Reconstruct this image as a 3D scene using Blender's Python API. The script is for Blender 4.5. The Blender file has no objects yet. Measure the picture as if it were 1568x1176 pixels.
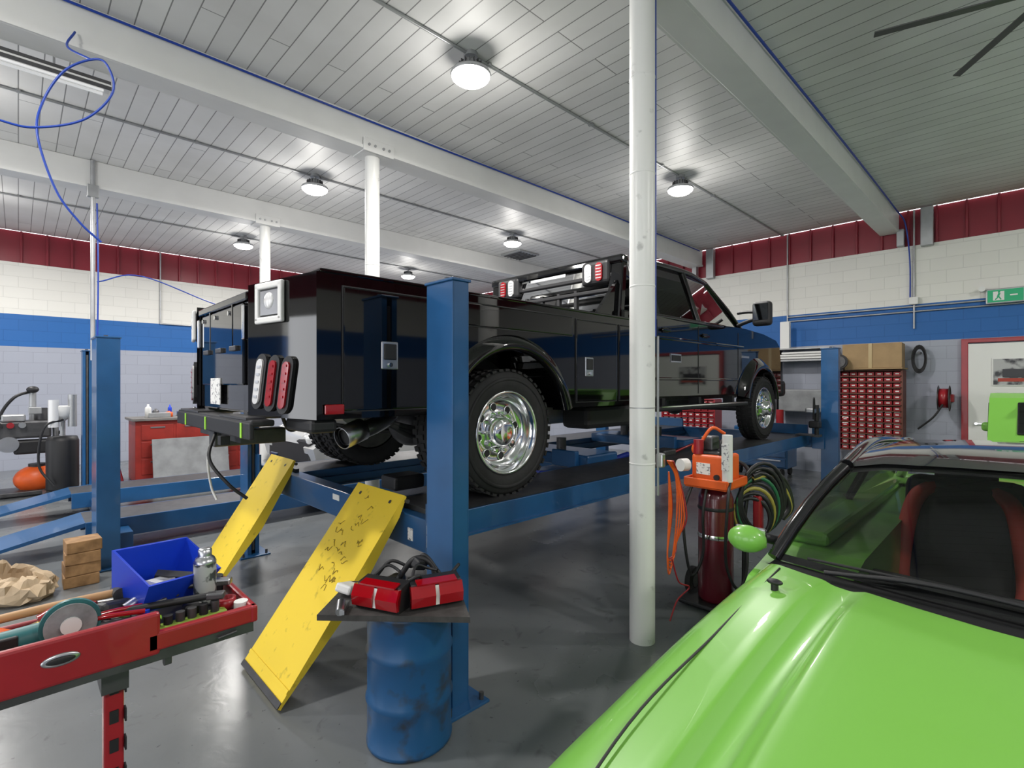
import bpy, bmesh, math, random
from mathutils import Vector, Matrix, Euler
from mathutils import noise as mn
random.seed(7)
pi=math.pi
# ---------------------------------------------------------------- materials
MC={}
def M(name,col,rough=0.5,metal=0.0,coat=0.0,noise=0.0,scale=6.0,bump=0.0,col2=None,emit=0.0,thr=None,spec=0.5):
    if name in MC: return MC[name]
    m=bpy.data.materials.new(name); m.use_nodes=True
    nt=m.node_tree; b=nt.nodes['Principled BSDF']
    b.inputs['Base Color'].default_value=(*col,1); b.inputs['Roughness'].default_value=rough
    b.inputs['Metallic'].default_value=metal; b.inputs['Coat Weight'].default_value=coat
    b.inputs['Coat Roughness'].default_value=0.03
    b.inputs['Specular IOR Level'].default_value=spec
    tc=nt.nodes.new('ShaderNodeTexCoord'); nz=nt.nodes.new('ShaderNodeTexNoise')
    nz.inputs['Scale'].default_value=scale; nz.inputs['Detail'].default_value=6
    nt.links.new(tc.outputs['Object'],nz.inputs['Vector'])
    if noise>0 or col2:
        mx=nt.nodes.new('ShaderNodeMix'); mx.data_type='RGBA'
        c2=col2 if col2 else tuple(c*(1-noise) for c in col)
        mx.inputs[6].default_value=(*col,1); mx.inputs[7].default_value=(*c2,1)
        cr=nt.nodes.new('ShaderNodeValToRGB')
        lo,hi=thr if thr else (0.35,0.7)
        cr.color_ramp.elements[0].position=lo; cr.color_ramp.elements[1].position=hi
        nt.links.new(nz.outputs['Fac'],cr.inputs['Fac']); nt.links.new(cr.outputs['Color'],mx.inputs[0])
        nt.links.new(mx.outputs[2],b.inputs['Base Color'])
    if bump>0:
        bp=nt.nodes.new('ShaderNodeBump'); bp.inputs['Strength'].default_value=bump; bp.inputs['Distance'].default_value=0.01
        nt.links.new(nz.outputs['Fac'],bp.inputs['Height']); nt.links.new(bp.outputs['Normal'],b.inputs['Normal'])
    if emit>0:
        b.inputs['Emission Color'].default_value=(*col,1); b.inputs['Emission Strength'].default_value=emit
    MC[name]=m; return m
def glass(name,tint,fac_rough=0.02):
    m=bpy.data.materials.new(name); m.use_nodes=True; nt=m.node_tree
    nt.nodes.clear(); o=nt.nodes.new('ShaderNodeOutputMaterial')
    t=nt.nodes.new('ShaderNodeBsdfTransparent'); t.inputs[0].default_value=(*tint,1)
    g=nt.nodes.new('ShaderNodeBsdfGlossy'); g.inputs['Roughness'].default_value=fac_rough
    f=nt.nodes.new('ShaderNodeFresnel'); f.inputs[0].default_value=1.5
    x=nt.nodes.new('ShaderNodeMixShader')
    nt.links.new(f.outputs[0],x.inputs[0]); nt.links.new(t.outputs[0],x.inputs[1]); nt.links.new(g.outputs[0],x.inputs[2])
    nt.links.new(x.outputs[0],o.inputs[0]); return m
def blockmat(name,col,axis,rough=0.55):
    m=bpy.data.materials.new(name); m.use_nodes=True; nt=m.node_tree; b=nt.nodes['Principled BSDF']
    b.inputs['Roughness'].default_value=rough
    tc=nt.nodes.new('ShaderNodeTexCoord'); s=nt.nodes.new('ShaderNodeSeparateXYZ'); c=nt.nodes.new('ShaderNodeCombineXYZ')
    nt.links.new(tc.outputs['Object'],s.inputs[0])
    nt.links.new(s.outputs[0 if axis=='x' else 1],c.inputs[0]); nt.links.new(s.outputs[2],c.inputs[1])
    br=nt.nodes.new('ShaderNodeTexBrick'); br.inputs['Scale'].default_value=1
    br.inputs['Brick Width'].default_value=0.4; br.inputs['Row Height'].default_value=0.2
    br.inputs['Mortar Size'].default_value=0.005; br.inputs['Mortar Smooth'].default_value=0.4
    br.inputs['Color1'].default_value=(*col,1); br.inputs['Color2'].default_value=(*[k*0.96 for k in col],1)
    br.inputs['Mortar'].default_value=(*[k*0.84 for k in col],1)
    nt.links.new(c.outputs[0],br.inputs['Vector']); nt.links.new(br.outputs['Color'],b.inputs['Base Color'])
    bp=nt.nodes.new('ShaderNodeBump'); bp.invert=True; bp.inputs['Strength'].default_value=0.35; bp.inputs['Distance'].default_value=0.005
    nt.links.new(br.outputs['Fac'],bp.inputs['Height']); nt.links.new(bp.outputs['Normal'],b.inputs['Normal'])
    return m
def ceilmat():
    m=bpy.data.materials.new('painted_planks'); m.use_nodes=True; nt=m.node_tree; b=nt.nodes['Principled BSDF']
    b.inputs['Roughness'].default_value=0.42
    tc=nt.nodes.new('ShaderNodeTexCoord'); s=nt.nodes.new('ShaderNodeSeparateXYZ'); c=nt.nodes.new('ShaderNodeCombineXYZ')
    nt.links.new(tc.outputs['Object'],s.inputs[0]); nt.links.new(s.outputs[1],c.inputs[0]); nt.links.new(s.outputs[0],c.inputs[1])
    br=nt.nodes.new('ShaderNodeTexBrick'); br.inputs['Scale'].default_value=1
    br.inputs['Brick Width'].default_value=2.7; br.inputs['Row Height'].default_value=0.165; br.offset=0.37; br.offset_frequency=3
    br.inputs['Mortar Size'].default_value=0.0055; br.inputs['Mortar Smooth'].default_value=0.4
    br.inputs['Color1'].default_value=(.80,.80,.79,1); br.inputs['Color2'].default_value=(.72,.72,.715,1)
    br.inputs['Mortar'].default_value=(.24,.24,.24,1)
    nt.links.new(c.outputs[0],br.inputs['Vector'])
    nz=nt.nodes.new('ShaderNodeTexNoise'); nz.inputs['Scale'].default_value=1.6; nz.inputs['Detail'].default_value=5; nt.links.new(tc.outputs['Object'],nz.inputs['Vector'])
    r=nt.nodes.new('ShaderNodeValToRGB'); r.color_ramp.elements[0].position=.35; r.color_ramp.elements[1].position=.7; r.color_ramp.elements[0].color=(1,1,1,1); r.color_ramp.elements[1].color=(.88,.88,.87,1)
    nt.links.new(nz.outputs['Fac'],r.inputs['Fac'])
    x=nt.nodes.new('ShaderNodeMix'); x.data_type='RGBA'; x.blend_type='MULTIPLY'; x.inputs[0].default_value=1
    nt.links.new(br.outputs['Color'],x.inputs[6]); nt.links.new(r.outputs[0],x.inputs[7]); nt.links.new(x.outputs[2],b.inputs['Base Color'])
    bp=nt.nodes.new('ShaderNodeBump'); bp.invert=True; bp.inputs['Strength'].default_value=0.25; bp.inputs['Distance'].default_value=0.01
    nt.links.new(br.outputs['Fac'],bp.inputs['Height']); nt.links.new(bp.outputs['Normal'],b.inputs['Normal'])
    return m
def floormat():
    m=bpy.data.materials.new('epoxy_floor'); m.use_nodes=True; nt=m.node_tree; b=nt.nodes['Principled BSDF']
    tc=nt.nodes.new('ShaderNodeTexCoord')
    def nz(sc,det=6,dist=0):
        n=nt.nodes.new('ShaderNodeTexNoise'); n.inputs['Scale'].default_value=sc; n.inputs['Detail'].default_value=det
        n.inputs['Distortion'].default_value=dist; nt.links.new(tc.outputs['Object'],n.inputs['Vector']); return n
    def ramp(src,a,bb,c0,c1):
        r=nt.nodes.new('ShaderNodeValToRGB'); r.color_ramp.elements[0].position=a; r.color_ramp.elements[1].position=bb
        r.color_ramp.elements[0].color=(*c0,1); r.color_ramp.elements[1].color=(*c1,1); nt.links.new(src,r.inputs['Fac']); return r
    n1=nz(0.9); r1=ramp(n1.outputs['Fac'],.3,.7,(.145,.157,.165),(.20,.21,.217))
    n2=nz(7,8,1.0); r2=ramp(n2.outputs['Fac'],.62,.72,(1,1,1),(.45,.44,.43))
    n3=nz(26,3); r3=ramp(n3.outputs['Fac'],.70,.74,(1,1,1),(.3,.3,.3))
    x=nt.nodes.new('ShaderNodeMix'); x.data_type='RGBA'; x.blend_type='MULTIPLY'; x.inputs[0].default_value=0.5
    nt.links.new(r1.outputs[0],x.inputs[6]); nt.links.new(r2.outputs[0],x.inputs[7])
    y=nt.nodes.new('ShaderNodeMix'); y.data_type='RGBA'; y.blend_type='MULTIPLY'; y.inputs[0].default_value=0.7
    nt.links.new(x.outputs[2],y.inputs[6]); nt.links.new(r3.outputs[0],y.inputs[7])
    nt.links.new(y.outputs[2],b.inputs['Base Color'])
    rr=ramp(n1.outputs['Fac'],.3,.75,(.17,)*3,(.32,)*3); nt.links.new(rr.outputs[0],b.inputs['Roughness'])
    bp=nt.nodes.new('ShaderNodeBump'); bp.inputs['Strength'].default_value=0.1; bp.inputs['Distance'].default_value=0.01
    nt.links.new(n2.outputs['Fac'],bp.inputs['Height']); nt.links.new(bp.outputs['Normal'],b.inputs['Normal'])
    return m
# ---------------------------------------------------------------- builder
def catmull(pts,n=8):
    P=[Vector(p) for p in pts]
    if len(P)<3: return P
    Q=[P[0]*2-P[1]]+P+[P[-1]*2-P[-2]]; out=[]
    for i in range(1,len(Q)-2):
        a,b,c,d=Q[i-1],Q[i],Q[i+1],Q[i+2]
        for k in range(n):
            t=k/n
            out.append(0.5*((2*b)+(-a+c)*t+(2*a-5*b+4*c-d)*t*t+(-a+3*b-3*c+d)*t**3))
    out.append(P[-1]); return out
class B:
    def __init__(s): s.V=[];s.F=[];s.MI=[];s.S=[];s.m=[]
    def mi(s,mat):
        if mat not in s.m: s.m.append(mat)
        return s.m.index(mat)
    def add(s,vs,fs,mat,smooth=False):
        o=len(s.V); s.V+= [Vector(v) for v in vs]; k=s.mi(mat)
        for f in fs: s.F.append([i+o for i in f]); s.MI.append(k); s.S.append(smooth)
    def frombm(s,bm,mat,smooth=False,mtx=None):
        bmesh.ops.recalc_face_normals(bm,faces=bm.faces[:]); bm.verts.index_update()
        vs=[(mtx@v.co if mtx else v.co.copy()) for v in bm.verts]
        s.add(vs,[[v.index for v in f.verts] for f in bm.faces],mat,smooth); bm.free()
    def box(s,c,size,mat,rot=(0,0,0),bev=0,seg=2,smooth=False):
        bm=bmesh.new(); bmesh.ops.create_cube(bm,size=1)
        for v in bm.verts: v.co=Vector((v.co.x*size[0],v.co.y*size[1],v.co.z*size[2]))
        if bev>0: bmesh.ops.bevel(bm,geom=bm.edges[:],offset=min(bev,min(size)*.45),segments=seg,affect='EDGES',profile=.5)
        s.frombm(bm,mat,smooth,Matrix.Translation(c)@Euler(rot).to_matrix().to_4x4()); return s
    def prism(s,pts,axis,a,b,mat,bev=0,seg=2,smooth=False,mtx=None):
        bm=bmesh.new()
        def co(p,t):
            return {'x':(t,p[0],p[1]),'y':(p[0],t,p[1]),'z':(p[0],p[1],t)}[axis]
        A=[bm.verts.new(co(p,a)) for p in pts]; Bv=[bm.verts.new(co(p,b)) for p in pts]
        bm.faces.new(A); bm.faces.new(Bv[::-1]); n=len(pts)
        for i in range(n): bm.faces.new((A[i],Bv[i],Bv[(i+1)%n],A[(i+1)%n]))
        if bev>0:
            es=[e for e in bm.edges if len(e.link_faces)==2 and e.calc_face_angle(0)>0.5]
            bmesh.ops.bevel(bm,geom=es,offset=bev,segments=seg,affect='EDGES',profile=.5)
        s.frombm(bm,mat,smooth,mtx); return s
    def cyl(s,p0,p1,r,mat,seg=24,r2=None,cap=True,smooth=True):
        p0=Vector(p0);p1=Vector(p1); r2=r if r2 is None else r2
        d=(p1-p0).normalized(); q=d.to_track_quat('Z','Y').to_matrix()
        vs=[];fs=[]
        for p,rr in((p0,r),(p1,r2)):
            for i in range(seg):
                t=2*pi*i/seg; vs.append(p+q@Vector((math.cos(t)*rr,math.sin(t)*rr,0)))
        for i in range(seg): j=(i+1)%seg; fs.append((i,j,seg+j,seg+i))
        s.add(vs,fs,mat,smooth)
        if cap: s.add(vs[:seg],[list(range(seg))[::-1]],mat); s.add(vs[seg:],[list(range(seg))],mat)
        return s
    def lathe(s,prof,c,axis,mat,seg=40,smooth=True,sx=1,sy=1):
        q=Vector(axis).normalized().to_track_quat('Z','Y').to_matrix(); c=Vector(c); vs=[];fs=[]
        for r,h in prof:
            for i in range(seg):
                t=2*pi*i/seg; vs.append(c+q@Vector((math.cos(t)*r*sx,math.sin(t)*r*sy,h)))
        for k in range(len(prof)-1):
            for i in range(seg):
                j=(i+1)%seg; fs.append((k*seg+i,k*seg+j,(k+1)*seg+j,(k+1)*seg+i))
        s.add(vs,fs,mat,smooth); return s
    def sph(s,c,r,mat,seg=20,rot=(0,0,0)):
        bm=bmesh.new(); bmesh.ops.create_uvsphere(bm,u_segments=seg,v_segments=seg//2,radius=1)
        if not hasattr(r,'__len__'): r=(r,r,r)
        for v in bm.verts: v.co=Vector((v.co.x*r[0],v.co.y*r[1],v.co.z*r[2]))
        s.frombm(bm,mat,True,Matrix.Translation(c)@Euler(rot).to_matrix().to_4x4()); return s
    def tube(s,pts,r,mat,seg=10,n=8,closed=False,raw=False):
        P=[Vector(p) for p in pts] if raw else catmull(pts,n)
        vs=[];fs=[]
        prev=None
        for i,p in enumerate(P):
            d=(P[min(i+1,len(P)-1)]-P[max(i-1,0)]).normalized()
            if prev is None:
                u=d.orthogonal().normalized()
            else:
                u=(prev-d*prev.dot(d)).normalized()
            prev=u; w=d.cross(u)
            for k in range(seg):
                t=2*pi*k/seg; vs.append(p+u*math.cos(t)*r+w*math.sin(t)*r)
        for i in range(len(P)-1):
            for k in range(seg):
                j=(k+1)%seg; fs.append((i*seg+k,i*seg+j,(i+1)*seg+j,(i+1)*seg+k))
        s.add(vs,fs,mat,True)
        s.add(vs[:seg],[list(range(seg))[::-1]],mat); s.add(vs[-seg:],[list(range(seg))],mat); return s
    def grid(s,rows,mat,smooth=True):
        n=len(rows[0]); vs=[p for r in rows for p in r]; fs=[]
        for i in range(len(rows)-1):
            for k in range(n-1): fs.append((i*n+k,i*n+k+1,(i+1)*n+k+1,(i+1)*n+k))
        s.add(vs,fs,mat,smooth); return s
    def quad(s,a,b,c,d,mat): s.add([a,b,c,d],[(0,1,2,3)],mat); return s
    def done(s,name,parent=None,loc=(0,0,0),rot=(0,0,0),norm=True):
        me=bpy.data.meshes.new(name); me.from_pydata([v[:] for v in s.V],[],s.F)
        for m in s.m: me.materials.append(m)
        me.polygons.foreach_set('material_index',s.MI); me.polygons.foreach_set('use_smooth',s.S)
        if norm:
            bm=bmesh.new(); bm.from_mesh(me); bmesh.ops.recalc_face_normals(bm,faces=bm.faces[:]); bm.to_mesh(me); bm.free()
        me.update()
        o=bpy.data.objects.new(name,me); bpy.context.collection.objects.link(o)
        o.location=loc; o.rotation_euler=rot
        if parent: o.parent=parent
        return o
def group(name,loc=(0,0,0),rotz=0,scale=1):
    e=bpy.data.objects.new(name,None); bpy.context.collection.objects.link(e); e.location=loc; e.rotation_euler=(0,0,rotz); e.scale=(scale,)*3
    e.empty_display_size=0.2; return e
# ---------------------------------------------------------------- palette
white_p=M('white_paint',(.80,.80,.78),.42,noise=.06,scale=3)
col_p=M('column_paint',(.82,.82,.79),.35,noise=.35,scale=9,thr=(.64,.72),bump=.08)
blue_s=M('blue_steel',(.018,.10,.26),.30,coat=.3,noise=.2,scale=4)
blue_d=M('blue_drum',(.013,.085,.22),.36,col2=(.03,.04,.06),scale=8,thr=(.52,.64),bump=.15)
yel=M('yellow_ramp',(.86,.62,.04),.5,noise=.45,scale=14,thr=(.62,.72),bump=.06)
black_c=M('black_car_paint',(.002,.002,.0025),.05,coat=.6,spec=.4)
black_pl=M('black_plastic',(.016,.016,.018),.5,noise=.2)
rubber=M('rubber',(.020,.020,.021),.75,noise=.3,scale=20,bump=.2)
chrome=M('chrome',(.90,.91,.92),.12,metal=1)
alu=M('aluminium',(.6,.61,.63),.3,metal=1,noise=.15)
steel=M('dark_steel',(.12,.12,.125),.45,metal=.7,noise=.3,scale=12)
galv=M('galvanised',(.45,.46,.47),.4,metal=.6,noise=.2)
redp=M('red_paint',(.36,.012,.02),.35,coat=.3,noise=.2)
red_b=M('red_bench',(.38,.03,.02),.45,noise=.3)
redl=M('red_lens',(.36,.003,.008),.1,coat=1)
clear=M('clear_lens',(.8,.8,.8),.12,coat=1)
orange=M('orange_plastic',(.85,.13,.02),.4,noise=.2)
maroon=M('maroon_tank',(.11,.007,.016),.3,coat=.5,noise=.2)
bluepl=M('blue_plastic',(.01,.055,.62),.35)
bluehose=M('blue_hose',(.01,.05,.35),.4)
teal=M('teal_plastic',(.03,.16,.17),.4,noise=.2)
wood=M('wood_block',(.42,.24,.11),.7,col2=(.22,.12,.05),scale=14,bump=.3)
paper=M('kraft_paper',(.60,.46,.31),.8,noise=.2,bump=.4,scale=8)
cardb=M('cardboard',(.40,.27,.14),.8,noise=.15)
whitepl=M('white_plastic',(.78,.78,.76),.4)
green_p=M('lime_car_paint',(.19,.48,.07),.34,coat=.5)
white_car=M('white_car_paint',(.5,.5,.5),.2,coat=1)
grayp=M('gray_panel',(.32,.33,.34),.5,noise=.3)
intm=M('interior_gray',(.07,.07,.072),.7,noise=.2)
label=M('label',(.8,.8,.78),.6,col2=(.25,.25,.27),scale=60,thr=(.55,.6))
tint=glass('tinted_glass',(.03,.035,.035)); clr=glass('clear_glass',(.72,.74,.73)); medg=glass('rear_glass',(.22,.23,.23))
lens_e=M('lamp_lens',(1,.97,.9),.4,emit=10)
tube_e=M('tube_lens',(.8,.8,.8),.4,emit=.3)
# ---------------------------------------------------------------- room
X0,X1,Y0,Y1,HC=-7,10.5,-7,13.2,4.45
b=B(); b.box(((X0+X1)/2,(Y0+Y1)/2,-.05),(X1-X0,Y1-Y0,.1),floormat()); b.done('floor')
b=B(); b.box(((X0+X1)/2,(Y0+Y1)/2,HC+.05),(X1-X0,Y1-Y0,.1),ceilmat()); b.done('ceiling')
wallred=M('red_metal_cladding',(.26,.014,.03),.4,noise=.15,scale=2)
mats={}
ZR=3.86
def wall(name,axis,pos,sg):
    b=B()
    if axis not in mats:
        mats[axis]=(blockmat('block_slate_'+axis,(.36,.385,.46),axis),blockmat('block_blue_'+axis,(.008,.12,.40),axis),blockmat('block_white_'+axis,(.80,.79,.74),axis))
    low,bl,wh=mats[axis]
    for z0,z1,m in [(0,2.3,low),(2.3,2.9,bl),(2.9,ZR,wh)]:
        if axis=='x': b.box(((X0+X1)/2,pos+sg*.1,(z0+z1)/2),(X1-X0+.4,.2,z1-z0),m)
        else: b.box((pos+sg*.1,(Y0+Y1)/2,(z0+z1)/2),(.2,Y1-Y0,z1-z0),m)
    if axis=='x': b.box(((X0+X1)/2,pos+sg*.12,(ZR+HC)/2),(X1-X0+.4,.16,HC-ZR),wallred)
    else: b.box((pos+sg*.12,(Y0+Y1)/2,(ZR+HC)/2),(.16,Y1-Y0,HC-ZR),wallred)
    a,e=(X0,X1) if axis=='x' else (Y0,Y1)
    t=a+.2
    while t<e:
        if axis=='x': b.box((t,pos+sg*.02,(ZR+HC)/2),(.035,.05,HC-ZR),wallred,bev=.008)
        else: b.box((pos+sg*.02,t,(ZR+HC)/2),(.05,.035,HC-ZR),wallred,bev=.008)
        t+=.36
    b.done(name)
wall('wall_left','x',Y1,1); wall('wall_back','y',X1,1); wall('wall_right_unseen','x',Y0,-1)  # right wall is unseen, added to darken reflections on the truck side
# unseen front wall added behind the camera; four bay openings shape light and reflections
b=B(); low,bl,wh=mats['y']; ys=[-7,-5.9,-2.3,-1.2,2.4,3.5,7.1,8.2,11.8,13.2]
for i in range(0,10,2):
    for z0,z1,m in [(0,2.3,low),(2.3,2.9,bl),(2.9,3.4,wh)]: b.box((X0-.1,(ys[i]+ys[i+1])/2,(z0+z1)/2),(.2,ys[i+1]-ys[i],z1-z0),m)
b.box((X0-.1,3.1,(3.4+ZR)/2),(.2,20.2,ZR-3.4),wh); b.box((X0-.1,3.1,(ZR+HC)/2),(.2,20.2,HC-ZR),wallred); b.done('wall_front_unseen')
BH=4.1
for y in (1.72,5.1,8.5):
    b=B(); b.box(((X0+X1)/2,y,(BH+HC)/2),(X1-X0-.02,.24,HC-BH-.002),white_p,bev=.01)
    b.box(((X0+X1)/2,y,BH+.02),(X1-X0-.02,.27,.035),white_p)
    b.done('ceiling_beam')
def column(x,y):
    b=B(); b.cyl((x,y,0),(x,y,BH),.078,col_p,32); b.cyl((x,y,1.45),(x,y,1.455),.0795,galv,32);
    for z in (1.1,2.2,2.9,3.5): b.lathe([(.078,0),(.080,.003),(.080,.009),(.078,.012)],(x,y,z),(0,0,1),col_p,32)
    b.box((x,y,BH-.008),(.34,.24,.016),white_p); 
    b.box((x,y-.14,BH+.05),(.36,.02,.14),white_p,bev=.004)
    for dx in (-.12,-.05,.05,.12): b.cyl((x+dx,y-.15,BH+.05),(x+dx,y-.165,BH+.05),.014,galv,8)
    b.done('support_column')
for y in (1.72,5.1,8.5): column(2.8,y)
for y in (1.45,5.0):
    b=B(); b.box((10.44,y-.22,4.12),(.11,.16,.62),galv,bev=.01); b.box((10.44,y+.12,4.0),(.11,.1,.28),galv,bev=.01); b.done('beam_bracket')
def lamp(x,y,en=70,gl=15):
    g=group('pendant_lamp',(x,y,HC))
    b=B(); b.cyl((0,0,0),(0,0,-.035),.06,galv,20); b.cyl((0,0,-.03),(0,0,-.09),.018,galv,12)
    b.lathe([(.0,-.07),(.07,-.075),(.085,-.1),(.085,-.13),(.13,-.15),(.165,-.165),(.175,-.185),(.168,-.2)],(0,0,0),(0,0,1),galv,36)
    for k in range(16):
        t=2*pi*k/16; b.box((math.cos(t)*.09,math.sin(t)*.09,-.115),(.03,.006,.055),steel,rot=(0,0,t))
    b.done('housing',g)
    b=B(); b.lathe([(.165,-.19),(.16,-.215),(.12,-.245),(.06,-.258),(.0,-.262)],(0,0,0),(0,0,1),lens_e,36); b.done('lens',g)
    L=bpy.data.lights.new('lamp_light','AREA'); L.shape='DISK'; L.size=.32; L.energy=en; L.color=(1,.97,.93)
    o=bpy.data.objects.new('lamp_light',L); bpy.context.collection.objects.link(o); o.location=(0,0,-.275); o.parent=g
    L=bpy.data.lights.new('lamp_glow','POINT'); L.energy=gl; L.shadow_soft_size=.16; L.color=(1,.97,.92)
    o=bpy.data.objects.new('lamp_glow',L); bpy.context.collection.objects.link(o); o.location=(0,0,-.55); o.parent=g
for x,y in ((2.8,3.4),(6.5,3.4),(2.9,6.85),(6.7,6.9),(-.6,6.9),(-.6,10.7),(3.1,10.6),(6.9,10.8)): lamp(x,y)
for x,y in ((-1,3.4),(-1.5,-3.0),(2.8,-2.6),(6.5,-2.2)): lamp(x,y,64,26)  # unseen lamps; those at negative y are added to brighten the right ceiling
for y in (3.4,6.87,10.7):
    b=B(); b.cyl((X0+.1,y,HC-.016),(X1-.02,y,HC-.016),.013,galv,10)
    for k in range(12): b.box((X0+1+k*1.5,y,HC-.012),(.03,.06,.02),galv)
    b.done('ceiling_conduit')
b=B(); b.box((-1.1,5.35,4.035),(3.3,.11,.045),white_p,bev=.01); b.box((-1.1,5.35,4.075),(3.3,.05,.04),steel)
for dy in (-.035,.035): b.cyl((-2.7,5.35+dy,4.0),(.5,5.35+dy,4.0),.012,tube_e,12)
b.box((-1.1,5.29,4.02),(3.3,.006,.03),steel)
for xx in (-2.2,0.2): b.cyl((xx,5.35,4.09),(xx,5.35,HC),.008,galv,6)
b.done('fluorescent_fixture')
g=group('ceiling_fan',(4.8,-.1,HC)); b=B(); b.cyl((0,0,0),(0,0,-.2),.02,steel); b.lathe([(0,-.16),(.1,-.17),(.13,-.22),(.13,-.3),(.08,-.34),(0,-.345)],(0,0,0),(0,0,1),steel)
b.done('motor',g)
fanb=M('fan_blade',(.10,.10,.10),.4,noise=.1)
for k in range(5):
    t=math.radians(107.6-72*k); b=B(); b.box((.56,0,-.29),(.84,.055,.01),fanb,rot=(.15,0,0),bev=.003); b.box((.16,0,-.285),(.12,.05,.012),steel)
    b.done('blade',g,rot=(0,0,t))
b=B(); b.box((7.9,7.9,HC-.02),(.6,.6,.04),galv,bev=.01)
for k in range(6): b.box((7.68+k*.09,7.9,HC-.045),(.02,.52,.02),steel,rot=(0,.6,0))
b.done('ceiling_vent')
# hoses / conduits
b=B(); b.tube([(X0+.2,4.95,4.40),(0,4.95,4.41),(2.8,4.95,4.40),(6,4.95,4.42),(10.3,4.95,4.40)],.010,bluehose,n=4)
b.done('air_hose')
b=B(); b.tube([(X0+.2,1.57,4.41),(3,1.57,4.40),(7,1.57,4.41),(10.0,1.57,4.38),(10.38,1.5,4.2),(10.44,1.45,3.6),(10.46,1.45,2.9)],.011,bluehose,n=5)
b.done('air_hose')
b=B(); b.tube([(-.5,4.6,3.35),(-.08,4.6,3.28),(.1,4.6,3.30),(.33,4.55,3.42),(.475,4.5,3.64),(.44,4.5,3.82),(.36,4.55,3.84),(.22,4.6,3.72),(.12,4.65,3.5),(.09,4.6,3.25),(.18,4.6,2.91),(.3,4.6,2.72),(.42,4.6,2.6)],.0075,bluehose)
b.tube([(.36,4.55,3.84),(.25,4.8,4.0),(.3,4.95,4.2)],.0075,bluehose)
b.done('air_hose')
b=B(); b.cyl((2.885,1.68,1.9),(2.885,1.68,BH),.009,bluehose,8); b.cyl((2.885,1.66,.9),(2.885,1.66,1.9),.008,galv,8)
b.box((2.9,1.65,1.12),(.04,.05,.09),alu,bev=.01); b.done('air_line')
b=B()
for k in range(5):
    o=k*.01; b.tube([(2.93,1.62-o,1.12),(3.0+o,1.6,1.0),(3.01+o*1.4,1.6-o,.75),(2.99+o*1.6,1.62,.48+o*3),(2.95+o*2,1.62,.40+o*3),(2.93,1.62,.52),(2.95+o,1.62,.8),(2.93,1.61,1.05)],.005,orange if k<4 else redp,8)
b.tube([(2.95,1.6,.5),(3.0,1.58,.35),(3.08,1.55,.3),(3.02,1.6,.22),(2.96,1.62,.1)],.005,redp,8)
b.done('hanging_air_hose')
b=B(); b.cyl((.68,8.36,1.9),(.68,8.36,HC-.01),.025,galv,12); b.box((.68,8.36,4.05),(.12,.06,.16),galv,bev=.01); b.tube([(.72,8.34,3.9),(.73,8.32,3.0),(.72,8.34,2.0)],.010,bluehose)
b.tube([(.72,8.34,2.9),(1.2,8.4,3.05),(2.2,8.7,2.8),(3.2,9.2,2.75)],.008,bluehose)
b.done('drop_pipe')
b=B()
for y in (3.3,1.40): b.cyl((10.47,y,2.5),(10.47,y,HC-.02),.014,galv,8)
b.box((10.45,1.4,2.95),(.08,.12,.12),whitepl,bev=.01)
for z in (2.86,2.78): b.cyl((10.47,3.3,z),(10.47,-3,z),.013,galv,8)
b.done('wall_conduit')
b=B(); b.cyl((2.2,13.17,2.9),(2.2,13.17,HC-.02),.015,galv,8); b.cyl((2.2,13.17,2.9),(3.0,13.17,2.9),.015,galv,8); b.done('wall_conduit')
# ---------------------------------------------------------------- 4 post lift
def post(b,x,y,s,h=2.11,k=1.0):
    a=.045*k; hy=.11*k
    b.box((x-a,y,h/2),(.012,2*hy,h),blue_s,bev=.003); b.box((x+a,y,h/2),(.012,2*hy,h),blue_s,bev=.003)
    b.box((x,y-s*(hy-.006),h/2),(2*a,.012,h),blue_s); b.box((x,y+s*(hy-.01),h/2),(.02,.006,h-.1),steel)
    for sx in(-1,1): b.box((x+sx*(a-.012),y+s*(hy-.004),h/2),(.03,.01,h),blue_s)
    b.box((x,y,h+.006),(2*a+.03,2*hy+.02,.014),blue_s,bev=.004); b.cyl((x,y,h),(x,y,h+.035),.016,steel,10)
    b.box((x,y,.007),(2*a+.17,2*hy+.14,.014),blue_s,bev=.003)
    for dx in(-a-.055,a+.055):
        for dy in(-hy-.04,hy+.04): b.cyl((x+dx,y+dy,.01),(x+dx,y+dy,.05),.012,steel,8)
g=group('four_post_car_lift')
b=B()
for x in(1.575,8.5): post(b,x,2.1,1); post(b,x,5.2,-1)
b.done('posts',g)
b=B()
for x in(1.675,8.5):
    b.box((x,3.65,.755),(.12,2.92,.19),blue_s,bev=.008)
    for y,s in((2.24,1),(5.06,-1)):
        b.box((x-.075,y,.80),(.02,.16,.30),blue_s,bev=.004); b.box((x+.075,y,.80),(.02,.16,.30),blue_s,bev=.004)
b.box((1.588,2.27,.78),(.004,.06,.13),label); b.box((1.612,2.5,.74),(.004,.05,.07),label)
b.box((1.612,3.45,.80),(.004,.10,.04),whitepl)
b.done('crossbeams',g)
b=B()
for y0,y1 in((2.38,2.93),(4.37,4.92)):
    b.box((5.1,(y0+y1)/2,.84),(6.8,y1-y0,.02),steel); 
    for y in(y0,y1): b.box((5.1,y,.775),(6.8,.025,.15),blue_s,bev=.004); b.box((5.1,y,.705),(6.8,.07,.012),blue_s)
    b.box((8.45,(y0+y1)/2,.92),(.03,y1-y0,.15),blue_s)
    b.box((1.70,(y0+y1)/2,.865),(.03,y1-y0,.03),steel)
for y in (2.96,4.34): b.box((5.1,y,.76),(6.8,.03,.05),blue_s)
b.done('runways',g)
scrib=M('marker_ink',(.25,.17,.02),.6)
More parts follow.
